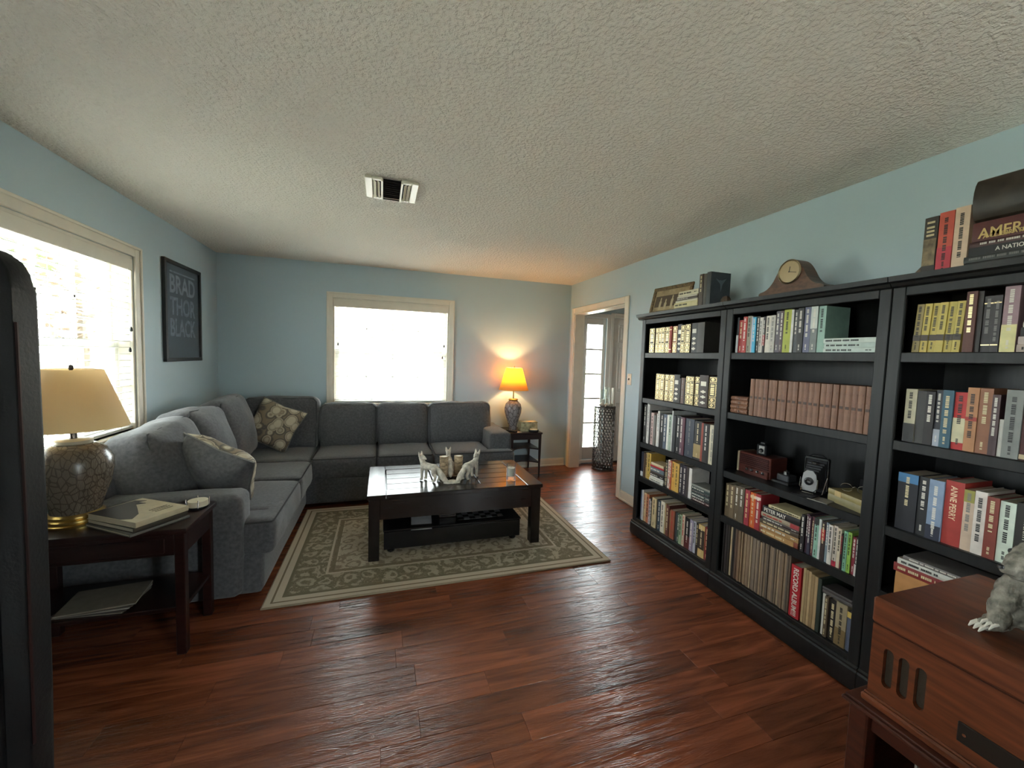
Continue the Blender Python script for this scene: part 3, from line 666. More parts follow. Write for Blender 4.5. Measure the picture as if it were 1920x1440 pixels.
# end table with the lit lamp
et = thing('end_table', 'small mahogany end table with two curved shelves beside the right sofa arm', 'end table', (1.685, 4.775, 0))
hxx, hyy, ez = .205, .215, .548
mb = MB(); mb.span(-hxx, hxx, -hyy, hyy, ez-.022, ez, .004); mb.build('table_top', mahogany, et)
for x in (-1, 1):
    for y in (-1, 1): MB().lathe([(.011, 0), (.019, ez-.12), (.02, ez-.022)], 4, (x*(hxx-.025), y*(hyy-.025), 0), Matrix.Rotation(R(45), 4, 'Z')).build('leg', mahogany, et)
for a, b, c, d in ((-hxx+.03, hxx-.03, -hyy+.012, -hyy+.028), (-hxx+.03, hxx-.03, hyy-.028, hyy-.012), (-hxx+.012, -hxx+.028, -hyy+.03, hyy-.03), (hxx-.028, hxx-.012, -hyy+.03, hyy-.03)): B('apron', mahogany, et, a, b, c, d, ez-.085, ez-.022, .002)
for z in (.17, .335):
    poly = [(-hxx+.02, hyy-.02), (-hxx+.02, -hyy+.02)] + [(-hxx+.02+(2*hxx-.04)*k/10, -hyy+.02+.11*math.sin(math.pi*k/10)) for k in range(1, 10)] + [(hxx-.02, -hyy+.02), (hxx-.02, hyy-.02)]
    MB().prism(poly, z-.007, z+.007).build('curved_shelf', mahogany, et)

def shade_mesh(r0, r1, h, mat, z, th=.002, seg=40, pleat=0.):
    s = MB(); prof = [(r0, 0), (r1, h), (r1-th, h), (r0-th, 0)]
    rings = []
    for r, zz in prof:
        rings.append([s.bm.verts.new(((r+pleat*(1 if i % 2 else -1))*math.cos(2*math.pi*i/seg), (r+pleat*(1 if i % 2 else -1))*math.sin(2*math.pi*i/seg), z+zz)) for i in range(seg)])
    for a, b in zip(rings, rings[1:]+[rings[0]]):
        for i in range(seg): s.bm.faces.new((a[i], a[(i+1) % seg], b[(i+1) % seg], b[i]))
    return s.mesh('lamp_shade', mat, 80)
def shade_material(name, col, trans):
    m = bpy.data.materials.new(name); m.use_nodes = True; N, L = nt(m); b = N['Principled BSDF']; b.inputs['Base Color'].default_value = (*col, 1); b.inputs['Roughness'].default_value = .9
    t = N.new('ShaderNodeBsdfTranslucent'); t.inputs[0].default_value = (*trans, 1); mx = N.new('ShaderNodeMixShader'); mx.inputs[0].default_value = .62
    tc = N.new('ShaderNodeTexCoord'); mp = N.new('ShaderNodeMapping'); mp.inputs['Scale'].default_value = (60, 60, 3); L.new(tc.outputs['Object'], mp.inputs[0])
    n = N.new('ShaderNodeTexNoise'); n.inputs['Scale'].default_value = 1; L.new(mp.outputs[0], n.inputs['Vector']); bp = N.new('ShaderNodeBump'); bp.inputs['Strength'].default_value = .3; bp.inputs['Distance'].default_value = .002
    L.new(n.outputs['Fac'], bp.inputs['Height']); L.new(bp.outputs[0], b.inputs['Normal'])
    L.new(b.outputs[0], mx.inputs[1]); L.new(t.outputs[0], mx.inputs[2]); L.new(mx.outputs[0], N['Material Output'].inputs[0])
    return m
# lit lamp
l2 = thing('table_lamp', 'lit table lamp with yellow shade and grey ceramic vase on the end table', 'lamp', (1.575, 4.80, ez), 0, 'table lamps')
MB().lathe([(.050, 0), (.054, .006), (.050, .02), (.052, .05), (.078, .14), (.104, .22), (.108, .27), (.095, .325), (.062, .36), (.045, .372)], 32).build('vase', jar_ceramic2, l2)
MB().lathe([(.060, .372), (.062, .385), (.055, .392)], 24).build('brass_cap', brass, l2)
MB().cyl((0, 0, .392), .008, .15, 8).build('stem', brass, l2)
sh2 = link('lamp_shade', shade_mesh(.185, .098, .275, shade_material('amber_lamp_shade', (.75, .50, .16), (.95, .60, .14)), .50, pleat=.001), l2)
MB().tube([(.184*math.cos(a/20*math.pi), .184*math.sin(a/20*math.pi), .502) for a in range(40)], .003, 6, True).build('shade_trim', M('shade_trim', (.6, .45, .2), .8), sh2)
MB().tube([(.098*math.cos(a/20*math.pi), .098*math.sin(a/20*math.pi), .774) for a in range(40)], .003, 6, True).build('shade_trim', M('shade_trim'), sh2)
MB().lathe([(.004, .76), (.009, .775), (.006, .79), (.002, .80)], 10).build('finial', brass, l2)
bulb = MB().lathe([(.012, .55), (.014, .575), (.028, .61), (.030, .635), (.020, .66), (.002, .668)], 14).build('bulb', M('lit_bulb', (1, .8, .5), .5, emit=((1, .62, .24), 8.)), l2)
pl_d = bpy.data.lights.new('lamp_bulb_light', 'POINT'); pl_d.energy = 2.6; pl_d.color = (1, .62, .27); pl_d.shadow_soft_size = .018
pl = bpy.data.objects.new('lamp_bulb_light', pl_d); COL.objects.link(pl); pl.parent = l2; pl.location = (0, 0, .69)
# tissue box, small black dish and remote on the end table
tb = thing('decorative_box', 'cream and olive patterned box on the end table', 'box', (1.745, 4.705, ez), R(-3))
MB().lathe([(.118*1.0, 0), (.124, .012), (.116, .105), (.122, .118)], 4, (0, 0, 0), Matrix.Rotation(R(45), 4, 'Z')).build('body', M('cream_olive_print', (.46, .40, .24), .5, var=.5, vscale=(28, 28, 28), col2=(.13, .12, .06)), tb).scale = (1.25, .72, 1)
MB().lathe([(.09, .112), (.09, .119)], 4, (0, 0, 0), Matrix.Rotation(R(45), 4, 'Z')).build('opening', M('cream_tissue', (.6, .55, .42), .8), tb).scale = (1.2, .6, 1)
dd = thing('dish', 'small black dish holding cream coasters on the end table', 'dish', (1.79, 4.612, ez))
MB().lathe([(.040, 0), (.058, .004), (.062, .028), (.056, .028), (.052, .010), (.002, .009)], 20).build('rim', black_plastic, dd); MB().lathe([(.048, .012), (.048, .036), (.002, .037)], 20).build('coasters', M('cream_coaster', (.62, .56, .42), .6), dd)
rm = thing('remote_control', 'dark remote control on the end table beside the lamp', 'remote', (1.52, 4.66, ez), R(35))
B('case', black_plastic, rm, -.022, .022, -.075, .075, 0, .018, .005); 
for k in range(4): B('button', M('grey_button', (.3, .3, .3), .5), rm, -.012, .012, -.055+k*.026, -.040+k*.026, .018, .0205, .001)
nt_ = tag(MB().span(-.035, .035, -.03, .03, 0, .003, .001).build('note_card', M('white_card', (.8, .78, .72), .6), None, (1.595, 4.63, ez), (0, 0, R(20))), 'small white card lying on the end table', 'card')

# near side table, lamp, books
SZ = .617
sx0, sx1, sy0, sy1 = -1.56, -.850, 2.195, 2.565
nst = thing('side_table', 'dark mahogany side table holding a lamp beside the near sofa arm', 'side table', ((sx0+sx1)/2, (sy0+sy1)/2, 0))
hw, hd = (sx1-sx0)/2, (sy1-sy0)/2
B('table_top', mahogany, nst, -hw, hw, -hd, hd, SZ-.028, SZ, .006, 2)
for x in (-1, 1):
    for y in (-1, 1): B('leg', mahogany, nst, x*(hw-.035)-.02, x*(hw-.035)+.02, y*(hd-.035)-.02, y*(hd-.035)+.02, 0, SZ-.028, .003)
for y in (-1, 1): B('apron', mahogany, nst, -hw+.055, hw-.055, y*(hd-.025)-.009, y*(hd-.025)+.009, SZ-.13, SZ-.028, .002)
for x in (-1, 1): B('apron', mahogany, nst, x*(hw-.025)-.009, x*(hw-.025)+.009, -hd+.055, hd-.055, SZ-.13, SZ-.028, .002)
dw = B('drawer', mahogany, nst, -hw+.09, hw-.09, -hd+.008, -hd+.018, SZ-.115, SZ-.045, .003)
B('shelf', mahogany, nst, -hw+.02, hw-.02, -hd+.02, hd-.02, .215, .235, .003)

l1 = thing('table_lamp', 'unlit table lamp with cream shade and leaf patterned jar on the near side table', 'lamp', (-1.362, 2.405, SZ), 0, 'table lamps')
MB().lathe([(.112, 0), (.114, .010), (.104, .016), (.108, .020), (.108, .028), (.097, .034), (.100, .038), (.100, .046), (.088, .054)], 36).build('brass_base', brass, l1)
MB().lathe([(.086, .050), (.098, .10), (.124, .18), (.137, .25), (.134, .30), (.112, .345), (.078, .368), (.062, .372)], 36).build('jar', jar_ceramic, l1)
MB().lathe([(.062, .370), (.066, .376), (.066, .388), (.050, .394)], 28).build('jar_lid', M('ivory_ceramic', (.50, .45, .34), .3), l1)
MB().cyl((0, 0, .390), .013, .075, 10).build('stem', iron, l1)
MB().tube([(-.045, 0, .452), (-.058, 0, .53), (-.05, 0, .66), (0, 0, .715), (.05, 0, .66), (.058, 0, .53), (.045, 0, .452), (-.045, 0, .452)], .002, 6).build('harp', brass, l1)
link('lamp_shade', shade_mesh(.196, .108, .27, shade_material('cream_lamp_shade', (.74, .63, .46), (.95, .80, .56)), .447, pleat=.0012), l1)
MB().lathe([(.005, .71), (.010, .722), (.008, .734), (.002, .738)], 10).build('finial', iron, l1)
MB().lathe([(.013, .462), (.030, .50), (.031, .53), (.018, .56), (.002, .566)], 12).build('bulb', M('unlit_bulb', (.8, .8, .78), .3), l1)

# ------------------------------------------------------------------ bookcases
XFB, XBK = 2.031, 2.395
UY = [2.868, 2.011, 1.154, .297]
SHZ = [1.523, 1.159, .793, .509, .150]
UN = ['left', 'middle', 'right']; SN = ['top', 'second', 'third', 'fourth', 'bottom']
for u in range(3):
    ya, yb = UY[u], UY[u+1]
    bc = thing('bookcase', ['tall black bookcase nearest the doorway, with gilt-spined books', 'tall black middle bookcase carrying the mantel clock', 'tall black bookcase behind the wooden record player'][u], 'bookcase', (XBK, (ya+yb)/2, 0), 0, 'black bookcases along the right wall')
    W2 = (ya-yb)/2-.0015; D = XBK-XFB
    for s in (-1, 1): B('side_panel', black_wood, bc, -D+.012, 0, s*W2-(.02 if s > 0 else 0), s*W2+(.02 if s < 0 else 0), 0, 1.79, .001)
    for s in (-1, 1): B('stile', black_wood, bc, -D, -D+.018, s*W2-(.045 if s > 0 else 0), s*W2+(.045 if s < 0 else 0), .12, 1.79, .003)
    B('back_panel', black_wood, bc, -.008, -.002, -W2+.02, W2-.02, .1, 1.79, 0)
    B('top_rail', black_wood, bc, -D, -D+.018, -W2+.045, W2-.045, 1.752, 1.79, .003)
    o0, o1 = (.0 if u else .038), (.0 if u < 2 else .038)
    pr = [(-D, 1.788), (-D-.012, 1.794), (-D-.018, 1.806), (-D-.034, 1.812), (-D-.038, 1.833), (-.0, 1.833), (0, 1.788)]
    mb = MB(); mb.prism(pr, -W2-o1, W2+o0, 'Y'); mb.build('crown', black_wood, bc)
    for z in SHZ[:4]: B('shelf', black_wood, bc, -D+.006, -.008, -W2+.02, W2-.02, z-.042, z, .003)
    B('bottom_shelf', black_wood, bc, -D+.004, -.008, -W2+.02, W2-.02, SHZ[4]-.03, SHZ[4], .003)
    pl_ = [(-D+.01, 0), (-D-.004, .004), (-D-.012, .020), (-D-.012, .098), (-D-.006, .106), (-D-.008, .116), (-D, .124), (-D+.02, .124), (-D+.02, 0)]
    mb = MB(); mb.prism(pl_, -W2-(.010 if u == 2 else 0), W2+(.010 if u == 0 else 0), 'Y'); mb.build('plinth', black_wood, bc)

ORD = ['first', 'second', 'third', 'fourth', 'fifth', 'sixth', 'seventh', 'eighth', 'ninth', 'tenth', 'eleventh', 'twelfth', 'thirteenth', 'fourteenth', 'fifteenth', 'sixteenth', 'seventeenth', 'eighteenth', 'nineteenth', 'twentieth'] + \
      ['twenty-first', 'twenty-second', 'twenty-third', 'twenty-fourth', 'twenty-fifth', 'twenty-sixth', 'twenty-seventh', 'twenty-eighth', 'twenty-ninth', 'thirtieth', 'thirty-first', 'thirty-second', 'thirty-third', 'thirty-fourth', 'thirty-fifth', 'thirty-sixth', 'thirty-seventh', 'thirty-eighth', 'thirty-ninth', 'fortieth']
WHITE, BLK, GRY, CRM, REDT = C(214, 208, 196), C(30, 28, 28), C(120, 118, 114), C(205, 190, 150), C(170, 50, 45)
br = random.Random(21)
def glyphs(mb, x, t, z0, z1, hh, horizontal=False):
    """blocks of unreadable small lettering running down a spine from z1 to z0"""
    z = z1
    while z > z0:
        n = br.randint(3, 8)
        for _ in range(n):
            gw = hh*br.uniform(.35, .75)
            if z-gw < z0: return
            mb.span(x-.0005, x, -hh/2, hh/2, z-gw*.72, z)
            if br.random() < .55 and gw > .004: mb.span(x-.0009, x-.0005, -hh*.12, hh*.22, z-gw*.5, z-gw*.25)
            z -= gw
        z -= hh*.7
def gilt(mb, x, t, H):
    def frame(za, zb, w_, th):
        for a, b, c, d in ((-w_, w_, za, za+th), (-w_, w_, zb-th, zb), (-w_, -w_+th, za, zb), (w_-th, w_, za, zb)): mb.span(x-.0006, x, a, b, c, d)
    w_ = t/2-.002; th = max(.0014, t*.055)
    fr = [(.02, .17), (.19, .33), (.36, .80), (.83, .97)]
    for i, (a, b) in enumerate(fr):
        frame(a*H, b*H, w_, th)
        if i == 2:
            z = b*H-.012
            while z > a*H+.014:
                g = br.uniform(.004, .008); mb.span(x-.0006, x, -w_*.55, w_*.55, z-g, z); z -= g+br.uniform(.0025, .006)
        else:
            m_ = (a+b)/2*H; mb.span(x-.0006, x, -w_*.5, w_*.5, m_-.004, m_+.004); mb.span(x-.0006, x, -w_*.22, w_*.22, m_-.010, m_+.010)
            for s in (-1, 1):
                for q in (-1, 1): mb.span(x-.0006, x, s*w_*.62-.0014, s*w_*.62+.0014, m_+q*.009-.002, m_+q*.009+.002)
def book(t, H, D, col, style='', title=None, rounded=True, cover2=None):
    """spine faces -x at x=0, thickness along y, height along z"""
    bl = .0055 if style == 'leather' else (.0018 if rounded else .0004); k = 6
    arc = [(-bl*math.sin(math.pi*i/k), -t/2+t*i/k) for i in range(k+1)]
    poly = [(D, -t/2)] + arc + [(D, t/2), (D, t/2-.0022), (.003, t/2-.0022), (.003, -t/2+.0022), (D, -t/2+.0022)]
    o = MB().prism(poly, 0, H).build('book', col, smooth=40)
    B('pages', pages, o, .0032, D-.004, -t/2+.0023, t/2-.0023, .003, H-.003, 0)
    x = -bl-.0002
    if style == 'gilt':
        mb = MB(); gilt(mb, x, t, H); mb.build('gilding', gold, o, smooth=0)
    elif style == 'leather':
        mb = MB()
        for f in (.18, .40, .62, .80): mb.span(x-.0006, x+.003, -t*.3, t*.3, f*H, f*H+.003)
        mb.build('raised_bands', col, o, smooth=0)
        B('title_patch', M('dark_leather_patch', (.055, .024, .014), .5), o, x-.0006, x+.001, -t*.28, t*.28, H*.47, H*.53, 0)
    elif style == 'dots':
        mb = MB(); mb.span(x-.0006, x, -t*.3, t*.3, H*.66, H*.80)
        for f in (.48, .32, .14): mb.span(x-.0006, x, -t*.28, t*.28, f*H-.005, f*H+.005); mb.span(x-.0008, x, -t*.1, t*.1, f*H-.010, f*H+.010)
        mb.build('spine_emblem', M('pale_gilt', (.62, .58, .48), .4), o, smooth=0)
    elif style.startswith('band'):
        _, a, b_, cc = style.split(':'); rgb = tuple(int(v) for v in cc.split(','))
        B('colour_band', C(*rgb), o, x-.0004, x+.001, -t/2, t/2, float(a)*H, float(b_)*H, 0)
    elif style == 'rings':
        mb = MB()
        for f in (.12, .86): mb.span(x-.0006, x, -t/2+.001, t/2-.001, f*H, f*H+.004)
        mb.build('spine_lines', gold, o, smooth=0)
    if title:
        if title[0] == '~':                       # unreadable lettering
            tm = {'w': WHITE, 'k': BLK, 'g': GRY, 'c': CRM, 'r': REDT, 'o': gold}[title[1]]; hh = min(t*.36, .0105)
            mb = MB(); a, b_ = br.choice(((.30, .95), (.18, .90), (.42, .94)))
            glyphs(mb, x-.0005, t, a*H, b_*H, hh)
            if br.random() < .6: glyphs(mb, x-.0005, t, .05*H, .05*H+min(.03, .2*H), hh*.6)
            mb.build('spine_lettering', tm, o, smooth=0)
        else:
            s, tm, size, z0, off = title
            me = text_mesh(s, size, tm, .85, size*.012)
            l = link('spine_lettering', me, o, (x-.0008, -off, z0))
            l.rotation_euler = Matrix(((0, 0, -1), (0, -1, 0), (-1, 0, 0))).to_euler()
    return o
def where(u, s): return f'on {SN[s]} shelf of {UN[u]} bookcase'
def row(u, s, y0, y1, items, lean=0., first=0, x=.022, D=None, kind='upright book', z=None, cat='book', deep=.0):
    """items: (relative width, height, colour, description, style, lettering)"""
    tot = sum(i[0] for i in items); k = (y0-y1)/tot; y = y0
    for n, it in enumerate(items):
        wd, H, col, desc = it[:4]; style = it[4] if len(it) > 4 else ''; ttl = it[5] if len(it) > 5 else None
        t = wd*k-.0012; d = D or min(.255, H*.68+br.uniform(-.01, .012))
        o = book(t, H, d, C(*col), style, ttl, rounded=style != 'flat')
        o.location = (XFB+x+deep+br.uniform(0, .010), y-wd*k/2, (SHZ[s] if z is None else z))
        if lean: o.rotation_euler = (lean, 0, 0)
        y -= wd*k
        tag(o, f'{desc} {kind}, {ORD[first+n]} from left {where(u, s)}', cat, f'{kind}s {where(u, s)}')
def stack(u, s, yr, items, label_where, x=.022, z=None, jit=.008, group=None):
    """flat books from the bottom up: (thickness, length, colour, description, style, lettering, right end offset)"""
    zz = SHZ[s] if z is None else z; n = len(items)
    for i, it in enumerate(items):
        t, L_, col, desc = it[:4]; style = it[4] if len(it) > 4 else ''; ttl = it[5] if len(it) > 5 else None
        o = book(t, L_, min(.24, L_*.70), C(*col), style, ttl)
        o.rotation_euler = (R(-90), 0, 0); o.location = (XFB+x+br.uniform(0, jit), yr+(it[6] if len(it) > 6 else br.uniform(0, jit)), zz+t/2)
        zz += t+.0006
        tag(o, f'{desc} book, {ORD[n-1-i]} from top {label_where}', 'book', group or f'books lying flat {label_where}')
    return zz

K0, CH_ = (24, 22, 22), (58, 56, 54)
# left bookcase
g_ = 'gilt'
row(0, 0, 2.79, 2.215, [(70, .196, (40, 32, 22), 'black gilt-spined', g_), (45, .196, (92, 80, 62), 'grey gilt-spined', g_), (42, .196, (88, 76, 60), 'brown-grey gilt-spined', g_), (50, .198, (46, 36, 22), 'dark gilt-spined', g_), (57, .198, (50, 40, 24), 'dark gilt-spined', g_),
    (33, .198, (140, 44, 34), 'slim red', 'rings'), (58, .198, (110, 50, 36), 'red-brown gilt-spined', g_), (55, .208, (28, 24, 28), 'black emblem-spined', 'dots'), (48, .200, (52, 42, 26), 'dark gilt-spined', g_), (60, .204, (40, 34, 22), 'black gilt-spined', g_), (70, .206, (60, 58, 58), 'charcoal emblem-spined', 'dots'), (72, .205, (62, 58, 54), 'plain charcoal')])
row(0, 1, 2.685, 2.062, [(60, .205, (60, 48, 30), 'brown gilt-spined', g_), (60, .203, (84, 66, 42), 'tan gilt-spined', g_), (58, .203, (64, 48, 36), 'brown gilt-spined', g_), (66, .203, (70, 56, 46), 'mauve-brown gilt-spined', g_), (72, .205, (56, 52, 50), 'charcoal emblem-spined', 'dots'), (18, .18, (36, 28, 26), 'slim dark', ''), (40, .185, (104, 80, 72), 'mauve cloth', '', '~g'), (20, .185, (36, 28, 26), 'slim dark', ''),
    (62, .202, (50, 42, 26), 'dark gilt-spined', g_), (40, .202, (56, 46, 30), 'slim gilt-spined', g_), (60, .203, (46, 40, 26), 'dark gilt-spined', g_), (96, .215, (52, 34, 26), 'wide brown emblem-spined', 'dots'), (76, .21, (44, 36, 24), 'dark gilt-spined', g_), (28, .21, (44, 36, 24), 'dark gilt-spined', g_)])
row(0, 2, 2.818, 2.062, [(40, .31, (62, 60, 58), 'tall grey', '', '~w'), (20, .32, (205, 200, 192), 'tall slim white', ''), (30, .315, (196, 190, 184), 'tall white', '', '~g'), (22, .27, K0, 'slim black', ''), (40, .255, (190, 160, 152), 'pale pink', '', '~k'), (32, .24, (110, 106, 100), 'grey'), (25, .255, (196, 192, 186), 'slim white'), (26, .28, (205, 202, 196), 'tall slim white', '', '~g'), (52, .265, K0, 'black', '', '~w'), (40, .265, (82, 90, 104), 'blue-grey', '', '~w'), (28, .265, (214, 212, 200), 'slim white'), (36, .27, (160, 172, 156), 'pale green', '', '~k'), (16, .30, (200, 200, 196), 'tall slim white'),
    (40, .27, (44, 44, 46), 'charcoal'), (54, .275, K0, 'black', '', '~w'), (32, .27, (96, 72, 80), 'mauve', '', '~w'), (24, .27, (84, 40, 52), 'slim maroon'), (100, .27, (52, 56, 66), 'thick slate-blue', '', '~g'), (78, .265, (34, 30, 26), 'black and tan', 'band:0.05:0.40:150,130,86', '~c'), (24, .26, (140, 60, 44), 'slim red'), (62, .26, (30, 24, 22), 'black', '', '~w'), (60, .26, (190, 180, 154), 'cream', '', '~g')])
row(0, 3, 2.818, 2.70, [(26, .205, (40, 42, 56), 'navy', 'band:0.02:0.2:200,200,200'), (15, .20, (84, 62, 48), 'slim brown'), (20, .205, (166, 138, 92), 'slim tan', '', '~k'), (35, .21, (190, 156, 74), 'yellow', '', '~k')])
stack(0, 3, 2.535, [(.024, .165, (206, 202, 192), 'white', '', '~g'), (.016, .16, (200, 196, 188), 'white'), (.022, .165, K0, 'black', '', '~w'), (.016, .16, (60, 48, 44), 'brown'), (.030, .165, (98, 110, 116), 'blue-grey', '', '~w'), (.018, .165, (170, 40, 48), 'red'), (.020, .15, (196, 176, 140), 'cream')], 'in left flat stack on fourth shelf of left bookcase')
row(0, 3, 2.525, 2.245, [(30, .205, (52, 44, 36), 'dark patterned', '', '~c'), (30, .215, (212, 204, 190), 'cream', '', '~r'), (22, .215, (176, 86, 60), 'orange-red', '', '~w'), (32, .215, (206, 154, 70), 'orange-yellow', '', '~k'), (50, .212, (198, 158, 78), 'thick yellow', '', '~k'), (38, .215, (40, 34, 42), 'black-purple', '', '~w'), (38, .215, (52, 42, 52), 'dark purple', '', '~w'), (32, .215, (58, 50, 48), 'dark brown'), (30, .212, (214, 208, 202), 'white')], first=4)
stack(0, 3, 2.068, [(.018, .165, (80, 44, 42), 'maroon', '', '~w'), (.020, .17, (44, 46, 46), 'charcoal', '', '~w'), (.018, .17, (56, 70, 68), 'teal-grey', '', '~w'), (.020, .165, (40, 44, 44), 'charcoal', '', '~g'), (.020, .17, (54, 66, 62), 'green-grey', '', '~w'), (.014, .165, (120, 120, 112), 'pale grey')], 'in right flat stack on fourth shelf of left bookcase')
row(0, 4, 2.80, 2.062, [(20, .245, (96, 104, 128), 'slim blue'), (18, .25, (200, 196, 196), 'slim white'), (30, .235, (196, 172, 132), 'cream', '', '~r'), (40, .235, (176, 106, 74), 'orange-tan', '', '~k'), (28, .205, (186, 172, 180), 'pale lilac', '', '~k'), (22, .22, K0, 'slim black', '', '~w'), (56, .235, (196, 178, 138), 'thick cream', '', '~k'), (14, .235, (50, 40, 36), 'slim dark'), (38, .235, (46, 62, 74), 'teal', '', '~w'), (46, .24, (214, 204, 186), 'white', '', '~k'), (20, .235, (180, 156, 110), 'slim tan'), (38, .235, (96, 52, 46), 'red-brown', '', '~c'), (12, .20, (150, 120, 84), 'slim tan'), (50, .215, (140, 82, 62), 'terracotta', '', '~r'), (28, .215, (58, 60, 62), 'dark grey'), (24, .215, (56, 84, 66), 'dark green', '', '~w'), (30, .215, (150, 168, 136), 'light green', '', '~k'), (28, .225, (196, 178, 156), 'cream', '', '~r'),
    (55, .215, K0, 'black', 'band:0.0:0.4:90,40,38', '~w'), (32, .22, (150, 140, 160), 'lavender', '', '~w'), (26, .22, (176, 176, 186), 'pale blue', '', '~k'), (26, .215, (44, 36, 34), 'black', '', '~c'), (58, .22, (200, 172, 114), 'tan framed', 'band:0.25:0.85:52,40,32', '~c'), (40, .222, (124, 48, 50), 'maroon', '', '~o')])
# middle bookcase
row(1, 0, 1.955, 1.435, [(35, .212, (40, 40, 42), 'black', 'band:0:0.5:190,190,190'), (66, .195, (160, 44, 40), 'red', '', '~c'), (58, .213, (172, 52, 46), 'tall red', '', '~w'), (60, .215, (140, 136, 116), 'grey-beige', '', '~k'), (20, .21, (190, 186, 200), 'slim pale lilac'), (46, .205, (70, 170, 206), 'bright blue', '', '~w'), (44, .208, (44, 38, 34), 'black', '', '~w'), (38, .20, (208, 202, 194), 'white', '', '~k'), (18, .20, (200, 192, 182), 'slim white'), (32, .202, (48, 40, 42), 'black', 'band:0.2:0.5:150,44,50', '~w'), (62, .205, (206, 198, 184), 'white', '', '~k'), (62, .205, (184, 178, 168), 'pale grey', '', '~g'), (54, .225, (88, 82, 90), 'mauve-grey', '', '~w'), (44, .224, (84, 66, 70), 'brown-purple', '', '~w'), (90, .228, (164, 170, 62), 'lime green', '', '~k'), (30, .225, (202, 198, 192), 'slim white'), (46, .222, (70, 72, 74), 'dark grey', '', '~w'),
    (68, .228, (36, 34, 34), 'black', '', '~w'), (72, .23, (96, 98, 122), 'slate-purple', '', '~w'), (72, .23, (116, 122, 120), 'grey and white', 'band:0.52:1.0:192,196,190', '~w'), (76, .228, (146, 176, 162), 'sage green', '', '~k')], D=.165)
stack(1, 0, 1.205, [(.022, .225, (192, 204, 196), 'white', '', '~k'), (.022, .225, (186, 200, 192), 'white', '', '~k'), (.022, .225, (196, 206, 198), 'white', '', '~k')], 'in flat stack on top shelf of middle bookcase', jit=.004)
tan = [(122, 84, 62), (118, 80, 58), (126, 88, 66), (114, 76, 56)]
stack(1, 1, 1.835, [(.0245, .118, tan[i], 'tan leather', 'leather') for i in range(4)], 'in flat stack on second shelf of middle bookcase', jit=.003)
row(1, 1, 1.828, 1.205, [(1, .212, tan[i % 4], 'tan leather', 'leather') for i in range(22)], D=.15)
row(1, 3, 1.955, 1.815, [(40, .205, (96, 80, 58), 'olive-brown', '', '~c'), (42, .205, (104, 86, 64), 'olive-brown', '', '~c'), (42, .212, (92, 78, 58), 'olive-brown', '', '~w'), (44, .214, (88, 76, 60), 'olive-brown', '', '~w')])
row(1, 3, 1.812, 1.708, [(48, .21, (150, 48, 58), 'magenta-red', '', '~o'), (54, .205, (196, 92, 36), 'orange', 'band:0.84:0.92:220,190,150', '~c'), (50, .208, (150, 44, 50), 'crimson', 'band:0.84:0.92:210,190,180', '~w')], first=4)
stack(1, 3, 1.478, [(.028, .225, (120, 60, 42), 'rust and tan', 'band:0.1:0.9:166,126,78', '~c'), (.026, .225, (160, 124, 78), 'tan', '', '~w'), (.024, .225, (70, 56, 42), 'brown', '', '~c'), (.016, .215, (50, 38, 36), 'dark maroon', '', '~w'), (.024, .22, (150, 138, 116), 'beige', 'band:0:0.22:150,56,60', '~r'), (.036, .215, (28, 24, 26), 'thick black', '', ('PETER MAY', WHITE, .030, .205, -.002)), (.016, .18, (186, 172, 132), 'cream', '', '~k')], 'in flat stack on fourth shelf of middle bookcase', jit=.004)
row(1, 3, 1.472, 1.205, [(60, .19, (34, 28, 30), 'black', '', '~w'), (46, .20, (66, 42, 54), 'dark maroon', '', '~w'), (46, .195, (52, 50, 66), 'navy and maroon', 'band:0.55:1:84,46,58', '~w'), (44, .198, (90, 46, 56), 'maroon', '', '~c'), (64, .198, (136, 176, 156), 'mint green', 'band:0.84:1:40,40,40', '~k'), (36, .20, (200, 202, 196), 'white'), (58, .195, (52, 40, 38), 'dark brown', 'band:0.52:0.8:160,40,44', '~c'), (44, .195, (118, 130, 138), 'blue-grey', '', '~w'), (62, .192, (204, 196, 186), 'white', '', '~k'), (56, .195, (196, 184, 170), 'white and red', 'band:0:0.13:170,40,60', '~k'), (50, .19, (200, 186, 160), 'cream', '', '~k'), (32, .17, (46, 30, 30), 'black', '', '~r'), (50, .188, (120, 168, 140), 'mint', '', '~k'), (48, .19, (138, 176, 76), 'lime green', '', '~k'), (50, .175, (130, 40, 54), 'crimson', '', '~w'), (48, .18, (34, 32, 34), 'black', 'band:0:0.3:190,186,180', '~w')], first=7)
# records on the bottom shelf of the middle bookcase
sl_cols = [(40, 36, 34), (52, 44, 40), (44, 38, 36), (46, 40, 36), (190, 172, 138), (44, 40, 38), (50, 42, 38), (96, 74, 60), (104, 80, 62), (132, 108, 84), (146, 122, 96), (110, 88, 68), (148, 126, 100), (136, 114, 92), (124, 104, 84), (158, 138, 112), (120, 104, 90), (130, 114, 98), (142, 124, 104), (104, 90, 78), (150, 128, 102), (118, 102, 88), (134, 116, 96), (96, 84, 74), (128, 110, 92), (140, 120, 98), (108, 94, 82), (124, 106, 88), (150, 130, 106), (112, 96, 82), (120, 100, 80), (136, 116, 94), (102, 90, 80), (92, 78, 66)]
sl_desc = {0: 'dark', 4: 'cream'}
def sleeve(t, H, col): return MB().span(0, .315, -t/2, t/2, 0, H, .0012).build('record_sleeve', C(*col))
yy = 1.952; n = len(sl_cols); dw_ = (1.952-1.505)/n
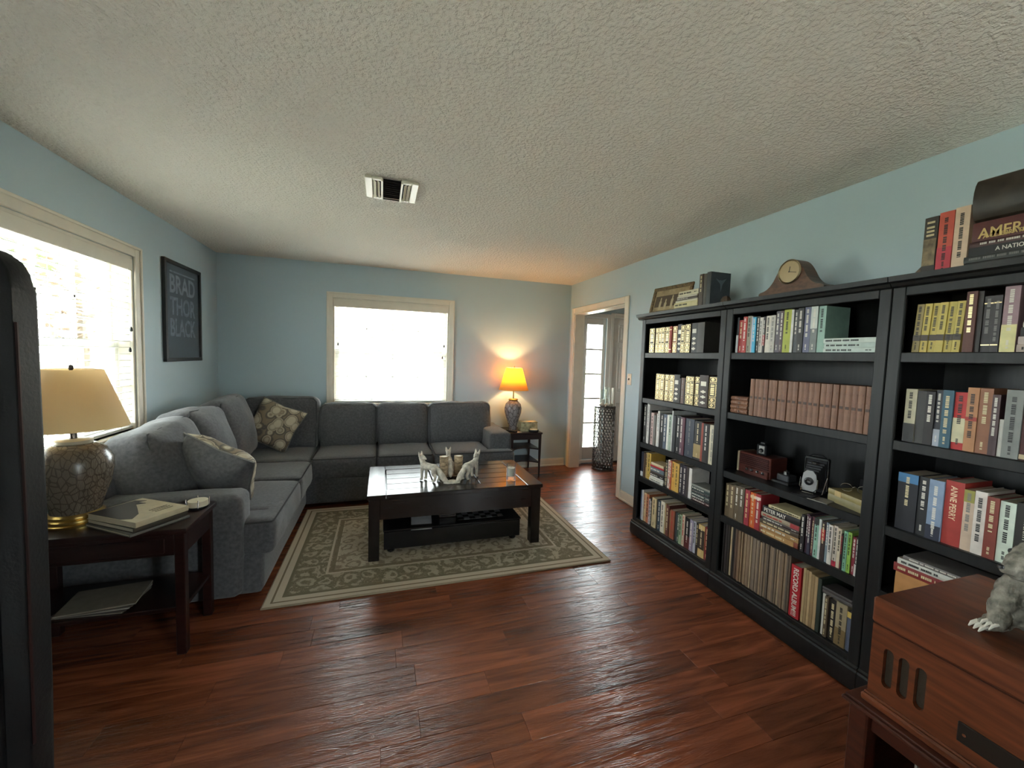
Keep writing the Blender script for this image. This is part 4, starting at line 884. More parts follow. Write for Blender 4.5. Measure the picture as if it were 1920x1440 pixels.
for i, c in enumerate(sl_cols):
    t = dw_*br.uniform(.70, .98); o = sleeve(t, .308+br.uniform(-.003, .004), c); o.location = (XFB+.020+br.uniform(0, .012), yy-dw_/2, SHZ[4]); yy -= dw_
    desc = 'cream' if i == 4 else ('dark' if sum(c) < 160 else ('brown' if sum(c) < 300 else 'tan'))
    tag(o, f'{desc} record sleeve, {ORD[i]} from left {where(1, 4)}', 'record', 'record sleeves on the bottom shelf of the middle bookcase')
bxr = book(.052, .275, .25, C(166, 36, 44), '', ('RECORD ALBUM!!!', WHITE, .036, .262, 0)); bxr.name = 'record_album_case'; bxr.location = (XFB+.020, 1.474, SHZ[4]); tag(bxr, 'red record album case with white capital lettering on the bottom shelf', 'album')
for i, (wd, H, c, desc) in enumerate([(.014, .285, (170, 146, 108), 'kraft'), (.014, .282, (150, 126, 92), 'kraft'), (.014, .28, (176, 150, 112), 'kraft'), (.016, .272, (146, 122, 88), 'kraft'), (.016, .27, (166, 140, 104), 'kraft'), (.018, .27, (44, 54, 46), 'dark green')]):
    o = sleeve(wd-.001, H, c); o.location = (XFB+.022, 1.440-sum((.014, .014, .014, .016, .016, .018)[:i])-wd/2, SHZ[4]); tag(o, f'{desc} record sleeve, {ORD[i]} to the right of the red album case', 'record', 'record sleeves right of the red album case')
row(1, 4, 1.345, 1.206, [(24, .205, (206, 202, 192), 'slim white'), (30, .20, (96, 80, 62), 'brown', '', '~c'), (56, .198, (34, 28, 26), 'black', '', '~c'), (78, .205, (150, 136, 108), 'thick tan', 'band:0:0.4:120,100,66', '~k'), (40, .185, (86, 92, 110), 'blue', 'band:0.85:1:200,170,90')])
stack(1, 4, 1.208, [(.018, .135, (84, 80, 78), 'grey'), (.016, .13, (60, 54, 54), 'dark')], 'lying across the books on bottom shelf of middle bookcase', z=SHZ[4]+.2075)
# right bookcase
row(2, 0, 1.086, .943, [(95, .192, (196, 176, 92) if i else (150, 132, 84), 'pale yellow' if i else 'shaded yellow', 'band:0.24:0.36:70,58,48', '~k') for i in range(6)], lean=R(2.2), D=.13)  # first volume is darker: its shade is painted into the cover colour
row(2, 0, .934, .842, [(125, .222, (88, 48, 38), 'red-brown', '', '~o'), (65, .22, (40, 32, 28), 'dark brown', ''), (110, .20, (56, 52, 54), 'charcoal', 'rings', '~g'), (90, .20, (52, 48, 50), 'charcoal', 'rings', '~g')], first=6)
row(2, 0, .838, .800, [(1, .226, (150, 122, 128), 'thick mauve and cream', 'band:0:0.42:216,208,150', '~w')], first=10)
stack(2, 0, .545, [(.026, .25, (176, 160, 148), 'beige', '', '~k'), (.026, .245, (186, 172, 164), 'pale pink', '', '~k'), (.030, .245, (40, 38, 38), 'black', '', '~w'), (.018, .24, (206, 200, 190), 'white'), (.030, .24, (98, 112, 116), 'slate-blue', '', '~w'), (.026, .24, (150, 166, 156), 'mint grey', '', '~w'), (.022, .235, (204, 198, 176), 'cream', '', '~k'), (.030, .235, (140, 134, 122), 'grey', '', '~k'), (.022, .23, K0, 'black', '', '~w')], 'in flat stack on top shelf of right bookcase', jit=.005)
row(2, 1, 1.088, .52, [(120, .215, (176, 168, 142), 'cream', 'band:0:0.35:40,40,40', '~k'), (90, .21, (52, 50, 48), 'charcoal'), (90, .21, (34, 28, 28), 'black', '', '~w'), (66, .218, (44, 44, 52), 'black and silver', 'band:0:0.3:160,164,176', '~w'), (100, .22, (52, 88, 104), 'teal-blue', '', '~c'), (110, .215, (180, 44, 42), 'red and cream', 'band:0.12:0.55:204,196,160', '~k'), (100, .235, (176, 124, 84), 'tan', 'band:0.48:0.54:150,50,40', '~k'), (110, .235, (140, 92, 66), 'brown', '', '~c'), (66, .215, (70, 48, 50), 'dark maroon', '', '~w'), (36, .13, (200, 196, 188), 'short slim white'), (130, .235, (124, 126, 122), 'thick grey', '', '~k'), (150, .195, (78, 36, 34), 'dark maroon', 'band:0.02:0.1:196,176,140', '~c'), (50, .225, (160, 120, 88), 'slim tan'), (110, .21, (120, 116, 90), 'olive', '', '~k'), (120, .235, (64, 100, 108), 'teal', '', '~w'), (120, .24, (56, 56, 54), 'charcoal', '', '~w'), (110, .22, (186, 178, 150), 'cream', '', '~k'), (120, .22, (90, 60, 50), 'brown', '', '~c')], D=.16)
row(2, 2, 1.088, .50, [(210, .235, (30, 30, 36), 'thick black and blue', 'band:0.84:1:60,110,150', '~c'), (110, .235, (34, 34, 36), 'black', '', '~w'), (140, .235, (124, 142, 166), 'pale blue', 'band:0:0.24:40,44,60', '~w'), (170, .245, (160, 52, 44), 'wide red', '', ('ANNE PERRY', C(226, 196, 160), .026, .226, -.0015)), (92, .225, (196, 172, 150), 'cream and olive', 'band:0.8:1:146,140,70', '~g'), (100, .23, (210, 200, 190), 'white', '', '~k'), (100, .22, (120, 52, 40), 'red-brown', '', '~c'), (120, .215, (196, 206, 190), 'pale mint', '', '~k'), (170, .222, (36, 34, 30), 'wide black', '', ('WILBUR SMITH', C(206, 202, 180), .020, .214, -.001)), (150, .235, (156, 136, 92), 'tan', '', '~o'), (110, .22, (92, 98, 106), 'blue-grey', '', '~w'), (60, .215, (50, 50, 52), 'charcoal'), (74, .215, (76, 44, 40), 'dark maroon', '', '~w'), (120, .21, (190, 188, 180), 'pale grey', '', '~k'), (120, .22, (60, 66, 80), 'navy', '', '~w')], D=.17)
stack(2, 3, .83, [(.105, .235, (172, 122, 72), 'thick tan', '', ('S', C(70, 36, 22), .09, .155, 0)), (.034, .245, (128, 44, 42), 'red', '', '~c'), (.024, .23, (196, 194, 184), 'white', '', '~k'), (.016, .215, (110, 104, 100), 'slim grey', '', '~w')], 'in flat stack on fourth shelf of right bookcase', jit=.004)

# ------------------------------------------------------------------ on top of the bookcases
TZB = 1.8335
pf = thing('picture_frame', 'ornate brown framed old group photograph leaning on the left bookcase', 'picture frame', (2.10, 2.665, TZB), R(6))
lean = Matrix.Rotation(R(14), 4, 'Y')
def leanpart(nm, mb, mat, par=pf): 
    bmesh.ops.transform(mb.bm, matrix=lean, verts=mb.bm.verts); return mb.build(nm, mat, par)
fw, fhh = .40, .225
frm = M('ornate_brown_frame', (.13, .085, .04), .45, var=.5, vscale=(70, 70, 70), bump=.6, bscale=(120, 120, 120))
for a, b, c, d in ((-fw/2, fw/2, 0, .028), (-fw/2, fw/2, fhh-.028, fhh), (-fw/2, -fw/2+.028, .028, fhh-.028), (fw/2-.028, fw/2, .028, fhh-.028)): leanpart('moulding', MB().span(0, .016, a, b, c, d, .004), frm)
ph = leanpart('photograph', MB().span(.009, .013, -fw/2+.026, fw/2-.026, .026, fhh-.026), M('sepia_photo', (.30, .22, .12), .6, var=.35, vscale=(9, 14, 14)))
sep = M('sepia_figure', (.42, .33, .20), .6); sepd = M('sepia_dark', (.07, .045, .025), .6)  # second colour is the dark backdrop of the sepia print
leanpart('photo_background', MB().span(.0082, .009, -fw/2+.05, fw/2-.04, .06, fhh-.075), sepd)
for y, z, r in ((.10, .115, .020), (.045, .10, .022), (-.02, .125, .021), (-.075, .12, .018)):
    leanpart('photo_figure', MB().prism([(y-r*.55, .04), (y+r*.5, .04), (y+r*.6, z-.035), (y+r*.55, z-.012), (y+r*.25, z-.004), (y+r*.32, z+.010), (y+r*.15, z+.022), (y-r*.15, z+.022), (y-r*.32, z+.010), (y-r*.25, z-.004), (y-r*.6, z-.014), (y-r*.5, z-.035)], .0074, .0082, 'X'), sep)
leanpart('easel_back', MB().span(.014, .05, -.03, .03, .0, .15), black_plastic)

def top_stack(yr, items, where_, x0=2.07, z=TZB):
    zz = z; n = len(items)
    for i, it in enumerate(items):
        t, L_, col, desc, style, ttl, off = it
        o = book(t, L_, min(.24, L_*.75), C(*col), style, ttl); o.rotation_euler = (R(-90), 0, 0); o.location = (x0+br.uniform(0, .006), yr+off, zz+t/2); zz += t+.0006
        tag(o, f'{desc} book, {ORD[n-1-i]} from top in flat stack {where_}', 'book', f'books lying flat {where_}')
top_stack(2.315, [(.020, .235, (120, 112, 98), 'grey', '', '~k', 0), (.036, .235, (196, 184, 138), 'cream', '', '~k', 0), (.014, .22, (200, 192, 168), 'pale', '', None, .005), (.016, .215, (70, 58, 50), 'dark', '', '~w', .0), (.012, .20, (190, 184, 170), 'pale', '', None, .01), (.034, .195, (196, 190, 160), 'cream', '', '~k', .0)], 'atop the left bookcase beside the photograph', 2.075)
for i, (y, t, H, c, desc, ttl) in enumerate(((2.288, .036, .225, (62, 48, 38), 'dark brown carved-spine', '~c'), (2.252, .026, .222, (70, 66, 58), 'olive-grey', None), (2.221, .034, .228, (44, 48, 50), 'tall dark slate', None))):
    o = book(t, H, .165, C(*c), '', ttl); o.location = (2.075, y, TZB); tag(o, f'{desc} book, {ORD[i]} upright beside the cream stack atop left bookcase', 'book', 'upright books atop the left bookcase')
    if i == 2:
        cv = M('night_cover_print', (.020, .026, .036), .35, var=.6, vscale=(12, 12, 12), col2=(.05, .06, .075)); B('cover_picture', cv, o, .004, .162, -t/2-.0008, -t/2-.0002, .004, H-.004, 0)
        w_ = M('pale_wing_print', (.14, .17, .21), .5)
        MB().prism([(.085, .10), (.078, .15), (.04, .185), (.07, .175), (.082, .178), (.09, .175), (.13, .19), (.098, .15)], -t/2-.0014, -t/2-.0009, 'Y').build('cover_wings', w_, o)
be = thing('bookend', 'small brown carved bookend beside the dark slate book', 'bookend', (2.15, 2.145, TZB))
MB().lathe([(.04, 0), (.042, .010), (.034, .018), (.030, .045), (.020, .060), (.004, .066)], 6).build('body', M('carved_brown_resin', (.08, .05, .03), .6, var=.5, vscale=(50, 50, 50), bump=.6), be); B('foot', M('carved_brown_resin'), be, -.05, .05, -.05, .05, 0, .008, .002)

ck = thing('mantel_clock', 'brown wooden tambour mantel clock atop the middle bookcase', 'clock', (2.15, 1.675, TZB))
ckw = M('clock_walnut', (.10, .045, .022), .4, var=.4, vscale=(6, 30, 60))
pts = [(-.185, .012), (-.185, .03)]
half = []
for i in range(0, 25):
    u = i/24; y = -.175+u*.175
    z = .035+.165*(1/(1+math.exp(-((y+.085)*42))))*(.86+.14*math.sqrt(max(0, 1-(y/.09)**2)) if abs(y) < .09 else .86)
    half.append((y, z))
pts += half + [(-y, z) for y, z in half[::-1][1:]] + [(.185, .03), (.185, .012)]
MB().prism(pts, -.045, .045, 'X').build('case', ckw, ck); B('plinth', ckw, ck, -.055, .055, -.195, .195, 0, .014, .004)
dial_c = (-.0455, .0, .128)
MB().lathe([(.062, 0), (.066, .006), (.060, .012), (.056, .006)], 36, dial_c, Matrix.Rotation(R(-90), 4, 'Y')).build('bezel', M('antique_brass', (.45, .36, .22), .35, metal=1), ck)
MB().lathe([(.0565, .001), (.0565, .0035)], 36, dial_c, Matrix.Rotation(R(-90), 4, 'Y')).build('dial', M('ivory_dial', (.62, .56, .44), .5), ck)
for k in range(12):
    a = R(30*k); rr = .045; MB().box((dial_c[0]-.0042, -rr*math.sin(a), dial_c[2]+rr*math.cos(a)), (.0008, .005, .009), 0, Matrix.Rotation(a, 3, 'X')).build('hour_mark', BLK, ck, smooth=0)
for ang, ln, wd in ((8, .028, .004), (103, .042, .0028)):
    a = R(ang); MB().box((dial_c[0]-.0056, -ln/2*math.sin(a), dial_c[2]+ln/2*math.cos(a)), (.001, wd, ln), 0, Matrix.Rotation(a, 3, 'X')).build('hand', BLK, ck, smooth=0)
MB().cyl((dial_c[0]-.008, 0, dial_c[2]), .0035, .004, 10, 'X').build('hub', BLK, ck)
for y in (-.16, .16): MB().lathe([(.012, 0), (.010, .008)], 10, (-.03, y, -.0), None).build('foot', ckw, ck)

# right bookcase top
bk3 = thing('bookend', 'low dark carved bookend beside the portrait-spined book', 'bookend', (2.13, 1.120, TZB))
B('foot', M('carved_brown_resin'), bk3, -.04, .04, -.03, .028, 0, .010, .003); MB().prism([(.028, .01), (-.028, .01), (-.028, .05), (-.012, .042), (.006, .022)], -.02, .02, 'X').build('scroll', M('carved_brown_resin'), bk3)
pb = book(.042, .225, .17, C(48, 42, 36), '', None); pb.location = (2.075, 1.068, TZB); tag(pb, 'black book with a sepia portrait on its spine atop right bookcase', 'book', 'upright books atop the right bookcase')
B('portrait', M('sepia_portrait', (.30, .22, .12), .6, var=.6, vscale=(30, 40, 30), col2=(.07, .05, .03)), pb, -.0032, -.0022, -.0195, .0195, .035, .140, 0)
mb = MB(); [mb.span(-.0034, -.0022, -.012, .012, z, z+.008) for z in (.150, .165, .180, .20)]; mb.build('spine_lettering', CRM, pb, smooth=0)['kind'] = 'stuff'
ob = book(.044, .232, .17, C(196, 84, 66), 'band:0.02:0.42:186,54,66', '~k'); ob.location = (2.075, 1.022, TZB); tag(ob, 'orange and crimson book upright atop right bookcase', 'book', 'upright books atop the right bookcase')
cb2 = book(.042, .236, .17, C(214, 186, 160), '', '~k'); cb2.location = (2.075, .977, TZB); tag(cb2, 'cream book with pink and dark lettering upright atop right bookcase', 'book', 'upright books atop the right bookcase')
am = [(.020, .30, (52, 50, 48), 'charcoal', '', '~g', 0), (.022, .30, (46, 48, 46), 'dark green-grey', '', '~g', 0), (.030, .29, (26, 24, 24), 'black and white', 'band:0:1:28,26,26', ('A NATION', WHITE, .020, .22, -.001), 0),
      (.020, .29, (66, 34, 32), 'maroon', '', '~w', 0), (.068, .285, (84, 36, 32), 'thick maroon', '', ('AMERICA', C(206, 176, 110), .050, .268, -.010), 0)]
top_stack(.660, am, 'atop the right bookcase', 2.07)
o = bpy.data.objects
big = [x for x in COL.objects if x.get('label', '').startswith('thick maroon book')][0]
l = link('spine_lettering', text_mesh('A CELEBRATION!', .020, C(206, 176, 110), .85, .0003), big, (-.0028, .021, .255)); l.rotation_euler = Matrix(((0, 0, -1), (0, -1, 0), (-1, 0, 0))).to_euler()
zt_ = TZB+.160+.004
lb = thing('leather_album', 'big dark brown rounded leather album atop the thick maroon book', 'album', (2.075, .655, zt_))
prof = [(.0, 0)] + [(-.030*math.sin(math.pi*i/8), .075-.075*math.cos(math.pi*i/8)) for i in range(0, 9)] + [(.20, .15), (.20, 0)]
MB().prism(prof, 0, .285, 'Y').build('cover', M('dark_brown_leather', (.032, .024, .016), .45, var=.4, vscale=(18, 18, 18)), lb)

# ------------------------------------------------------------------ third shelf of the middle bookcase
z3 = SHZ[2]
wr_ = thing('wooden_radio', 'small red-brown slatted wooden radio on the middle bookcase', 'radio', (2.19, 1.83, z3))
rw = M('radio_mahogany', (.075, .02, .014), .3, var=.3, vscale=(10, 10, 60))
B('case', rw, wr_, -.06, .07, -.105, .11, 0, .125, .004); B('cream_side', M('cream_radio_side', (.42, .34, .22), .5), wr_, -.063, .07, .11, .122, 0, .125, .003)
for k in range(6): B('louvre', M('radio_dark_louvre', (.03, .008, .007), .3), wr_, -.068, -.06, -.095, .10, .052+k*.011, .058+k*.011, .001)
B('control_panel', rw, wr_, -.075, -.06, -.10, .055, .0, .045, .003)
for y in (.03, .0, -.04, -.075): MB().lathe([(.008, 0), (.009, .006), (.006, .013), (.001, .014)], 12, (-.075, y, .032), Matrix.Rotation(R(-90), 4, 'Y')).build('knob', chrome, wr_)
def box_camera(label, loc, rz, s=1.):
    c = thing('vintage_camera', label, 'camera', loc, rz); 
    B('body', black_leather, c, -.03*s, .03*s, -.035*s, .035*s, .0, .075*s, .004); B('front_plate', M('grey_metal', (.28, .28, .27), .4, metal=.8), c, -.034*s, -.03*s, -.024*s, .016*s, .012*s, .066*s, .002)
    MB().lathe([(.013*s, 0), (.015*s, .008*s), (.011*s, .014*s), (.002, .010*s)], 16, (-.033*s, -.004*s, .034*s), Matrix.Rotation(R(-90), 4, 'Y')).build('lens', black_plastic, c)
    B('viewfinder', black_plastic, c, -.02*s, .02*s, -.016*s, .016*s, .075*s, .09*s, .002); MB().cyl((0, .035*s, .05*s), .009*s, .008*s, 10, 'Y').build('winder', chrome, c)
    return c
box_camera('small vintage box camera standing on the wooden radio', (2.18, 1.815, z3+.126), R(8), .85)
box_camera('black vintage camera at the back right of the third shelf', (2.31, 1.30, z3), R(-10), 1.5)
# folding bellows camera
fc = thing('folding_camera', 'folding bellows camera with open chrome bed on the middle bookcase', 'camera', (2.16, 1.50, z3), R(14))
B('body', black_leather, fc, .02, .055, -.05, .05, 0, .185, .006); B('body_rim', chrome, fc, .014, .022, -.052, .052, .172, .188, .003)
for y in (-.052, .052): MB().tube([(.018, y, .02), (.018, y, .18)], .0022, 6).build('edge_rail', chrome, fc)
for k in range(5): B('bellows_fold', black_plastic, fc, .008-k*.012, .018-k*.012, -.040+k*.0025, .040-k*.0025, .030+k*.002, .160-k*.010, .003)
B('bed', black_leather, fc, -.13, .02, -.048, .048, 0, .008, .002)
lbp = [(-.030, .018), (.030, .018), (.034, .07), (.028, .108), (.014, .124), (-.014, .124), (-.028, .108), (-.034, .07)]
MB().prism([(a, b) for a, b in lbp], -.052, -.046, 'X').build('lens_board', M('satin_silver', (.42, .42, .41), .35, metal=.9), fc)
MB().lathe([(.020, 0), (.020, .010), (.012, .014), (.010, .006), (.001, .004)], 20, (-.052, 0, .070), Matrix.Rotation(R(-90), 4, 'Y')).build('lens', black_plastic, fc)
MB().tube([(-.056, .038, .085), (-.060, .040, .04), (-.062, .026, .022), (-.062, .026, .010), (-.062, -.026, .010), (-.062, -.026, .022), (-.060, -.040, .04), (-.056, -.038, .085)], .002, 6).build('standard', chrome, fc)
B('finder', chrome, fc, -.01, .014, -.012, .012, .150, .166, .003); MB().tube([(.03, -.04, .186), (.03, -.02, .20), (.03, .02, .20), (.03, .04, .186)], .004, 6).build('carry_strap', black_leather, fc)
for s in (-1, 1): MB().tube([(-.02, s*.048, .006), (.018, s*.052, .09)], .002, 6).build('strut', chrome, fc)
# light meter-like grey gadget and eyeglasses on two old books
gd = thing('desk_gadget', 'small grey and black gadget left of the folding camera', 'gadget', (2.18, 1.665, z3))
B('base', black_plastic, gd, -.05, .05, -.05, .05, 0, .014, .003); B('body', M('gunmetal', (.07, .07, .075), .4, metal=.6), gd, -.03, .035, -.036, .036, .014, .05, .004); MB().cyl((0, 0, .05), .014, .016, 14).build('dial', M('grey_metal'), gd); MB().tube([(-.02, -.02, .055), (0, 0, .072), (.02, .02, .055)], .004, 6).build('handle', black_plastic, gd)
zz = z3
for i, (t, c, desc) in enumerate((( .034, (122, 112, 76), 'thicker olive-yellow'), (.026, (138, 124, 78), 'thinner olive-yellow'))):
    o = book(t, .20, .14, C(*c), 'band:0.62:0.8:176,150,100' if i else ''); o.rotation_euler = (R(-90), 0, R(-16)); o.location = (2.075, 1.212, zz+t/2); zz += t+.0006; tag(o, f'{desc} old book lying beside the folding camera', 'book', 'old books beside the folding camera')
gl = thing('eyeglasses', 'wire eyeglasses resting on the olive-yellow old books', 'eyeglasses', (2.15, 1.30, zz), R(-70))
for s in (-1, 1):
    MB().tube([(s*.032+.023*math.cos(a/8*math.pi), 0, .024+.019*math.sin(a/8*math.pi)) for a in range(16)], .0014, 6, True).build('rim', chrome, gl); MB().tube([(s*.056, 0, .03), (s*.06, .03, .03), (s*.05, .10, .012), (s*.046, .12, .004)], .0014, 6).build('temple', chrome, gl)
MB().tube([(-.010, 0, .028), (0, -.002, .034), (.010, 0, .028)], .0014, 6).build('bridge', chrome, gl)
lf = tag(MB().prism([(-.04, -.05), (.045, -.03), (.03, .06), (-.05, .04)], 0, .003).build('leaflet', M('grey_leaflet', (.20, .19, .17), .6), None, (2.085, 1.40, z3)), 'folded grey leaflet lying in front of the folding camera', 'leaflet')

# ------------------------------------------------------------------ wooden record player on its stand, with figurine
RX, RY1, RZ0, RZ1 = 1.40, .768, .479, .781
stn = thing('record_stand', 'low red-brown wooden stand under the wooden record player', 'stand', (1.66, .42, 0))
B('top', oak_dark, stn, -.285, .27, -.40, .392, .432, .455, .006, 2); B('top_edge', oak_dark, stn, -.300, -.285, -.40, .392, .438, .450, .004)
for x in (-.255, .235):
    for y in (-.36, .355): B('leg', oak_dark, stn, x-.025, x+.025, y-.025, y+.025, 0, .432, .004)
B('shelf', oak_dark, stn, -.25, .25, -.36, .36, .15, .172, .004); B('back_panel', oak_dark, stn, .235, .245, -.34, .33, .17, .43, 0); B('apron', oak_dark, stn, -.262, -.246, -.335, .33, .375, .432, .003)
for s in (-.372, .362): B('side_panel', oak_dark, stn, -.23, .21, s-.006, s+.006, .172, .432, 0)
rp = thing('record_player', 'red oak record player cabinet with three slots in the front corner', 'record player', (RX, .42, .456))
def rb(nm, m_, x0, x1, y0, y1, z0, z1, b=.003): return B(nm, m_, rp, x0, x1, y0-.42, y1-.42, z0-.456, z1-.456, b)
slots = [(.722, .748-.0), (.682, .706), (.640, .664)]
slots = [(.712, .736), (.676, .700), (.638, .662)]
zs0, zs1 = .530, .645
mb = MB(); ys = [RY1] + [v for s in slots for v in (s[1], s[0])] + [.072]
for i in range(0, len(ys), 2): mb.span(0, .014, ys[i+1]-.42, ys[i]-.42, .480-.456, .700-.456, 0)
for s in slots:
    mb.span(0, .014, s[0]-.42, s[1]-.42, .480-.456, zs0-.456, 0); mb.span(0, .014, s[0]-.42, s[1]-.42, zs1-.456, .700-.456, 0)
    for q in (0, 1):
        yc = (s[0]+s[1])/2-.42; hw_ = (s[1]-s[0])/2
        for sg in (-1, 1):
            zz_ = (zs1 if q == 0 else zs0)-.456; dz = -hw_*.9 if q == 0 else hw_*.9
            mb.prism([(yc+sg*hw_, zz_), (yc+sg*hw_*.30, zz_), (yc+sg*hw_*.75, zz_+dz*.32), (yc+sg*hw_, zz_+dz)], 0, .014, 'X')
bmesh.ops.remove_doubles(mb.bm, verts=mb.bm.verts, dist=1e-5); mb.build('front_panel', oak_red, rp)
rb('grille_cloth', M('brown_grille_cloth', (.045, .03, .018), .95, bump=.8, bscale=(500, 500, 500)), RX-RX+.016, .02, .62, .75, .52, .655, 0)
for s in (0, 1): rb('side', oak_red, .014, .50, (RY1-.014 if s else .072), (RY1 if s else .086), .480, .700, .002)
rb('back', oak_red, .49, .50, .086, RY1-.014, .480, .700, 0)
rb('lid', oak_red, -.004, .505, .068, RY1+.004, .703, RZ1, .006)
rb('lid_groove', oak_dark, .004, .498, .076, RY1-.004, .699, .704, 0)
rb('base_moulding', oak_red, -.012, .505, .060, RY1+.012, .456, .480, .006); rb('base_moulding', oak_red, -.006, .50, .066, RY1+.006, .480, .488, .003)
hd_ = rb('name_plate', M('bronze_plate', (.035, .028, .022), .4, metal=.6), -.005, .001, .40, .570, .520, .572, .002)
for y in (.415, .555): MB().cyl((-.008, y-.42, .546-.456), .004, .004, 8, 'X').build('rivet', chrome, hd_)
for k in range(4):
    cc = [(176, 170, 158), (90, 86, 80), (196, 190, 176), (120, 100, 80)][k]
    tag(MB().span(0, .31, -.0025, .0025, 0, .2, .001).build('record_sleeve', C(*cc), None, (1.455, .668-k*.0075, .1725), (0, 0, R(1.5))), f'{["pale grey", "dark grey", "cream", "brown"][k]} record sleeve standing inside the low wooden stand', 'record', 'record sleeves in the wooden stand')

fgx, fgy = 1.535, .492
fg = thing('animal_figurine', 'grey furry stone animal figurine sitting on the wooden record player', 'figurine', (fgx, fgy, RZ1), R(158))
gch = [[(-.05, 0, .062, .062), (-.04, 0, .11, .066), (-.02, 0, .16, .056), (0, 0, .195, .044)], [(.018, 0, .228, .046), (.045, 0, .226, .042), (.075, 0, .213, .030), (.098, 0, .204, .020), (.108, 0, .202, .014)], [(.06, 0, .197, .026), (.092, 0, .188, .013)], [(-.09, .02, .03, .03), (-.13, .05, .028, .026), (-.15, .10, .022, .018)]]
for q in (-1, 1):
    gch += [[(.048, q*.022, .247, .013)], [(-.002, q*.036, .25, .018), (-.008, q*.046, .276, .011)], [(-.01, q*.055, .165, .031), (.02, q*.072, .11, .025), (.045, q*.062, .062, .020), (.058, q*.05, .034, .018)],
            [(-.045, q*.052, .055, .048), (.015, q*.075, .056, .035), (.025, q*.075, .026, .024), (.062, q*.072, .018, .017)]]
fo = link('body', blob('body', gch, stone, .0045, 3), fg)
me = fo.data
for v in me.vertices:
    n_ = mnoise.noise(v.co*90)*.0030 + mnoise.noise(v.co*35)*.0045; v.co += v.normal*n_
claw = M('ivory_claw', (.62, .58, .50), .5)
for s in (-1, 1):
    for k in range(3):
        MB().tube([(.068, s*.050+(k-1)*.010, .036), (.082, s*.050+(k-1)*.011, .032), (.090, s*.050+(k-1)*.011, .022)], [.005, .004, .0012], 6).build('claw', claw, fg)
        MB().tube([(.070, s*.072+(k-1)*.011, .018), (.084, s*.072+(k-1)*.012, .012), (.092, s*.072+(k-1)*.012, .003)], [.006, .005, .0015], 6).build('claw', claw, fg)
    MB().lathe([(.001, -.007), (.006, -.004), (.007, 0), (.006, .004), (.001, .007)], 10, (.076, s*.022, .236)).build('eye', black_plastic, fg)
MB().lathe([(.001, -.006), (.007, -.002), (.006, .004), (.001, .006)], 10, (.120, 0, .205)).build('nose', black_plastic, fg)

# ------------------------------------------------------------------ poster on the left wall
pc = thing('framed_poster', 'dark framed poster with tall pale lettering on the left wall', 'poster', (XL+.002, 4.222, 1.332))
ph_, pw_ = .818, .335
for a, b, c, d in ((-pw_, pw_, 0, .03), (-pw_, pw_, ph_-.03, ph_), (-pw_, -pw_+.03, .03, ph_-.03), (pw_-.03, pw_, .03, ph_-.03)): B('frame', black_plastic, pc, 0, .024, a, b, c, d, .002)
pst = M('dark_blue_poster_print', (.030, .038, .058), .5, var=.5, vscale=(4, 4, 3), col2=(.05, .054, .07))
ps = B('print', pst, pc, .002, .010, -pw_+.028, pw_-.028, .028, ph_-.028, 0)
ltr = M('pale_poster_lettering', (.50, .58, .68), .5, var=.25, vscale=(20, 26, 9)); ltr2 = M('faded_poster_lettering', (.34, .41, .50), .5, var=.45, vscale=(20, 26, 9))
def poster_text(s, z, hgt, m_, width):
    me = text_mesh(s, .3, m_, 1, .006, 'CENTER', .0006); xs = [v.co.x for v in me.vertices]; yv = [v.co.y for v in me.vertices]
    kx, ky = width/(max(xs)-min(xs)), hgt/(max(yv)-min(yv)); cx_, cy_ = (max(xs)+min(xs))/2, (max(yv)+min(yv))/2
    for v in me.vertices: v.co.x = (v.co.x-cx_)*kx; v.co.y = (v.co.y-cy_)*ky
    l = link('poster_lettering', me, ps, (.0112, 0, z)); l.rotation_euler = (R(90), 0, R(90))
poster_text('BRAD', .635, .150, ltr, .46); poster_text('THOR', .455, .150, ltr2, .46); poster_text('BLACK', .280, .150, ltr2, .46)
mb = MB(); yy_ = -.225
while yy_ < .22:
    g1 = br.uniform(.006, .016); mb.span(.0102, .0112, yy_, yy_+g1*.8, .725, .738); yy_ += g1+(.008 if br.random() < .2 else 0)
mb.build('small_lettering', ltr, ps, smooth=0)['kind'] = 'stuff'
B('glass', frame_glass, pc, .0145, .0165, -pw_+.03, pw_-.03, .03, ph_-.03, 0)

# ------------------------------------------------------------------ books and tin on the near side table, magazines below
def flat_book(label, x, y, z, lx, ly, t, rz, col, name='book', group=None):
    o = book(t, ly, lx, col); o.name = name; o.rotation_euler = (R(-90), 0, rz); c, s = math.cos(rz), math.sin(rz)
    o.location = (x-c*lx/2+s*ly/2, y-s*lx/2-c*ly/2, z+t/2); tag(o, label, 'book', group); return o
bz = SZ; rzb = R(145.5)
for i, (t, lx, ly, col, lab) in enumerate(((.012, .33, .245, C(104, 102, 96), 'wide grey book at the bottom of the side table stack'), (.020, .31, .225, C(66, 60, 50), 'dark olive book in the middle of the side table stack'), (.024, .31, .225, C(198, 186, 156), 'cream book with dark silhouette cover on the side table stack'))):
    o = flat_book(lab, -1.095+.003*i, 2.335, bz, lx, ly, t, rzb+R(1.5*i-1.5), col, group='books stacked on the near side table'); bz += t+.0008
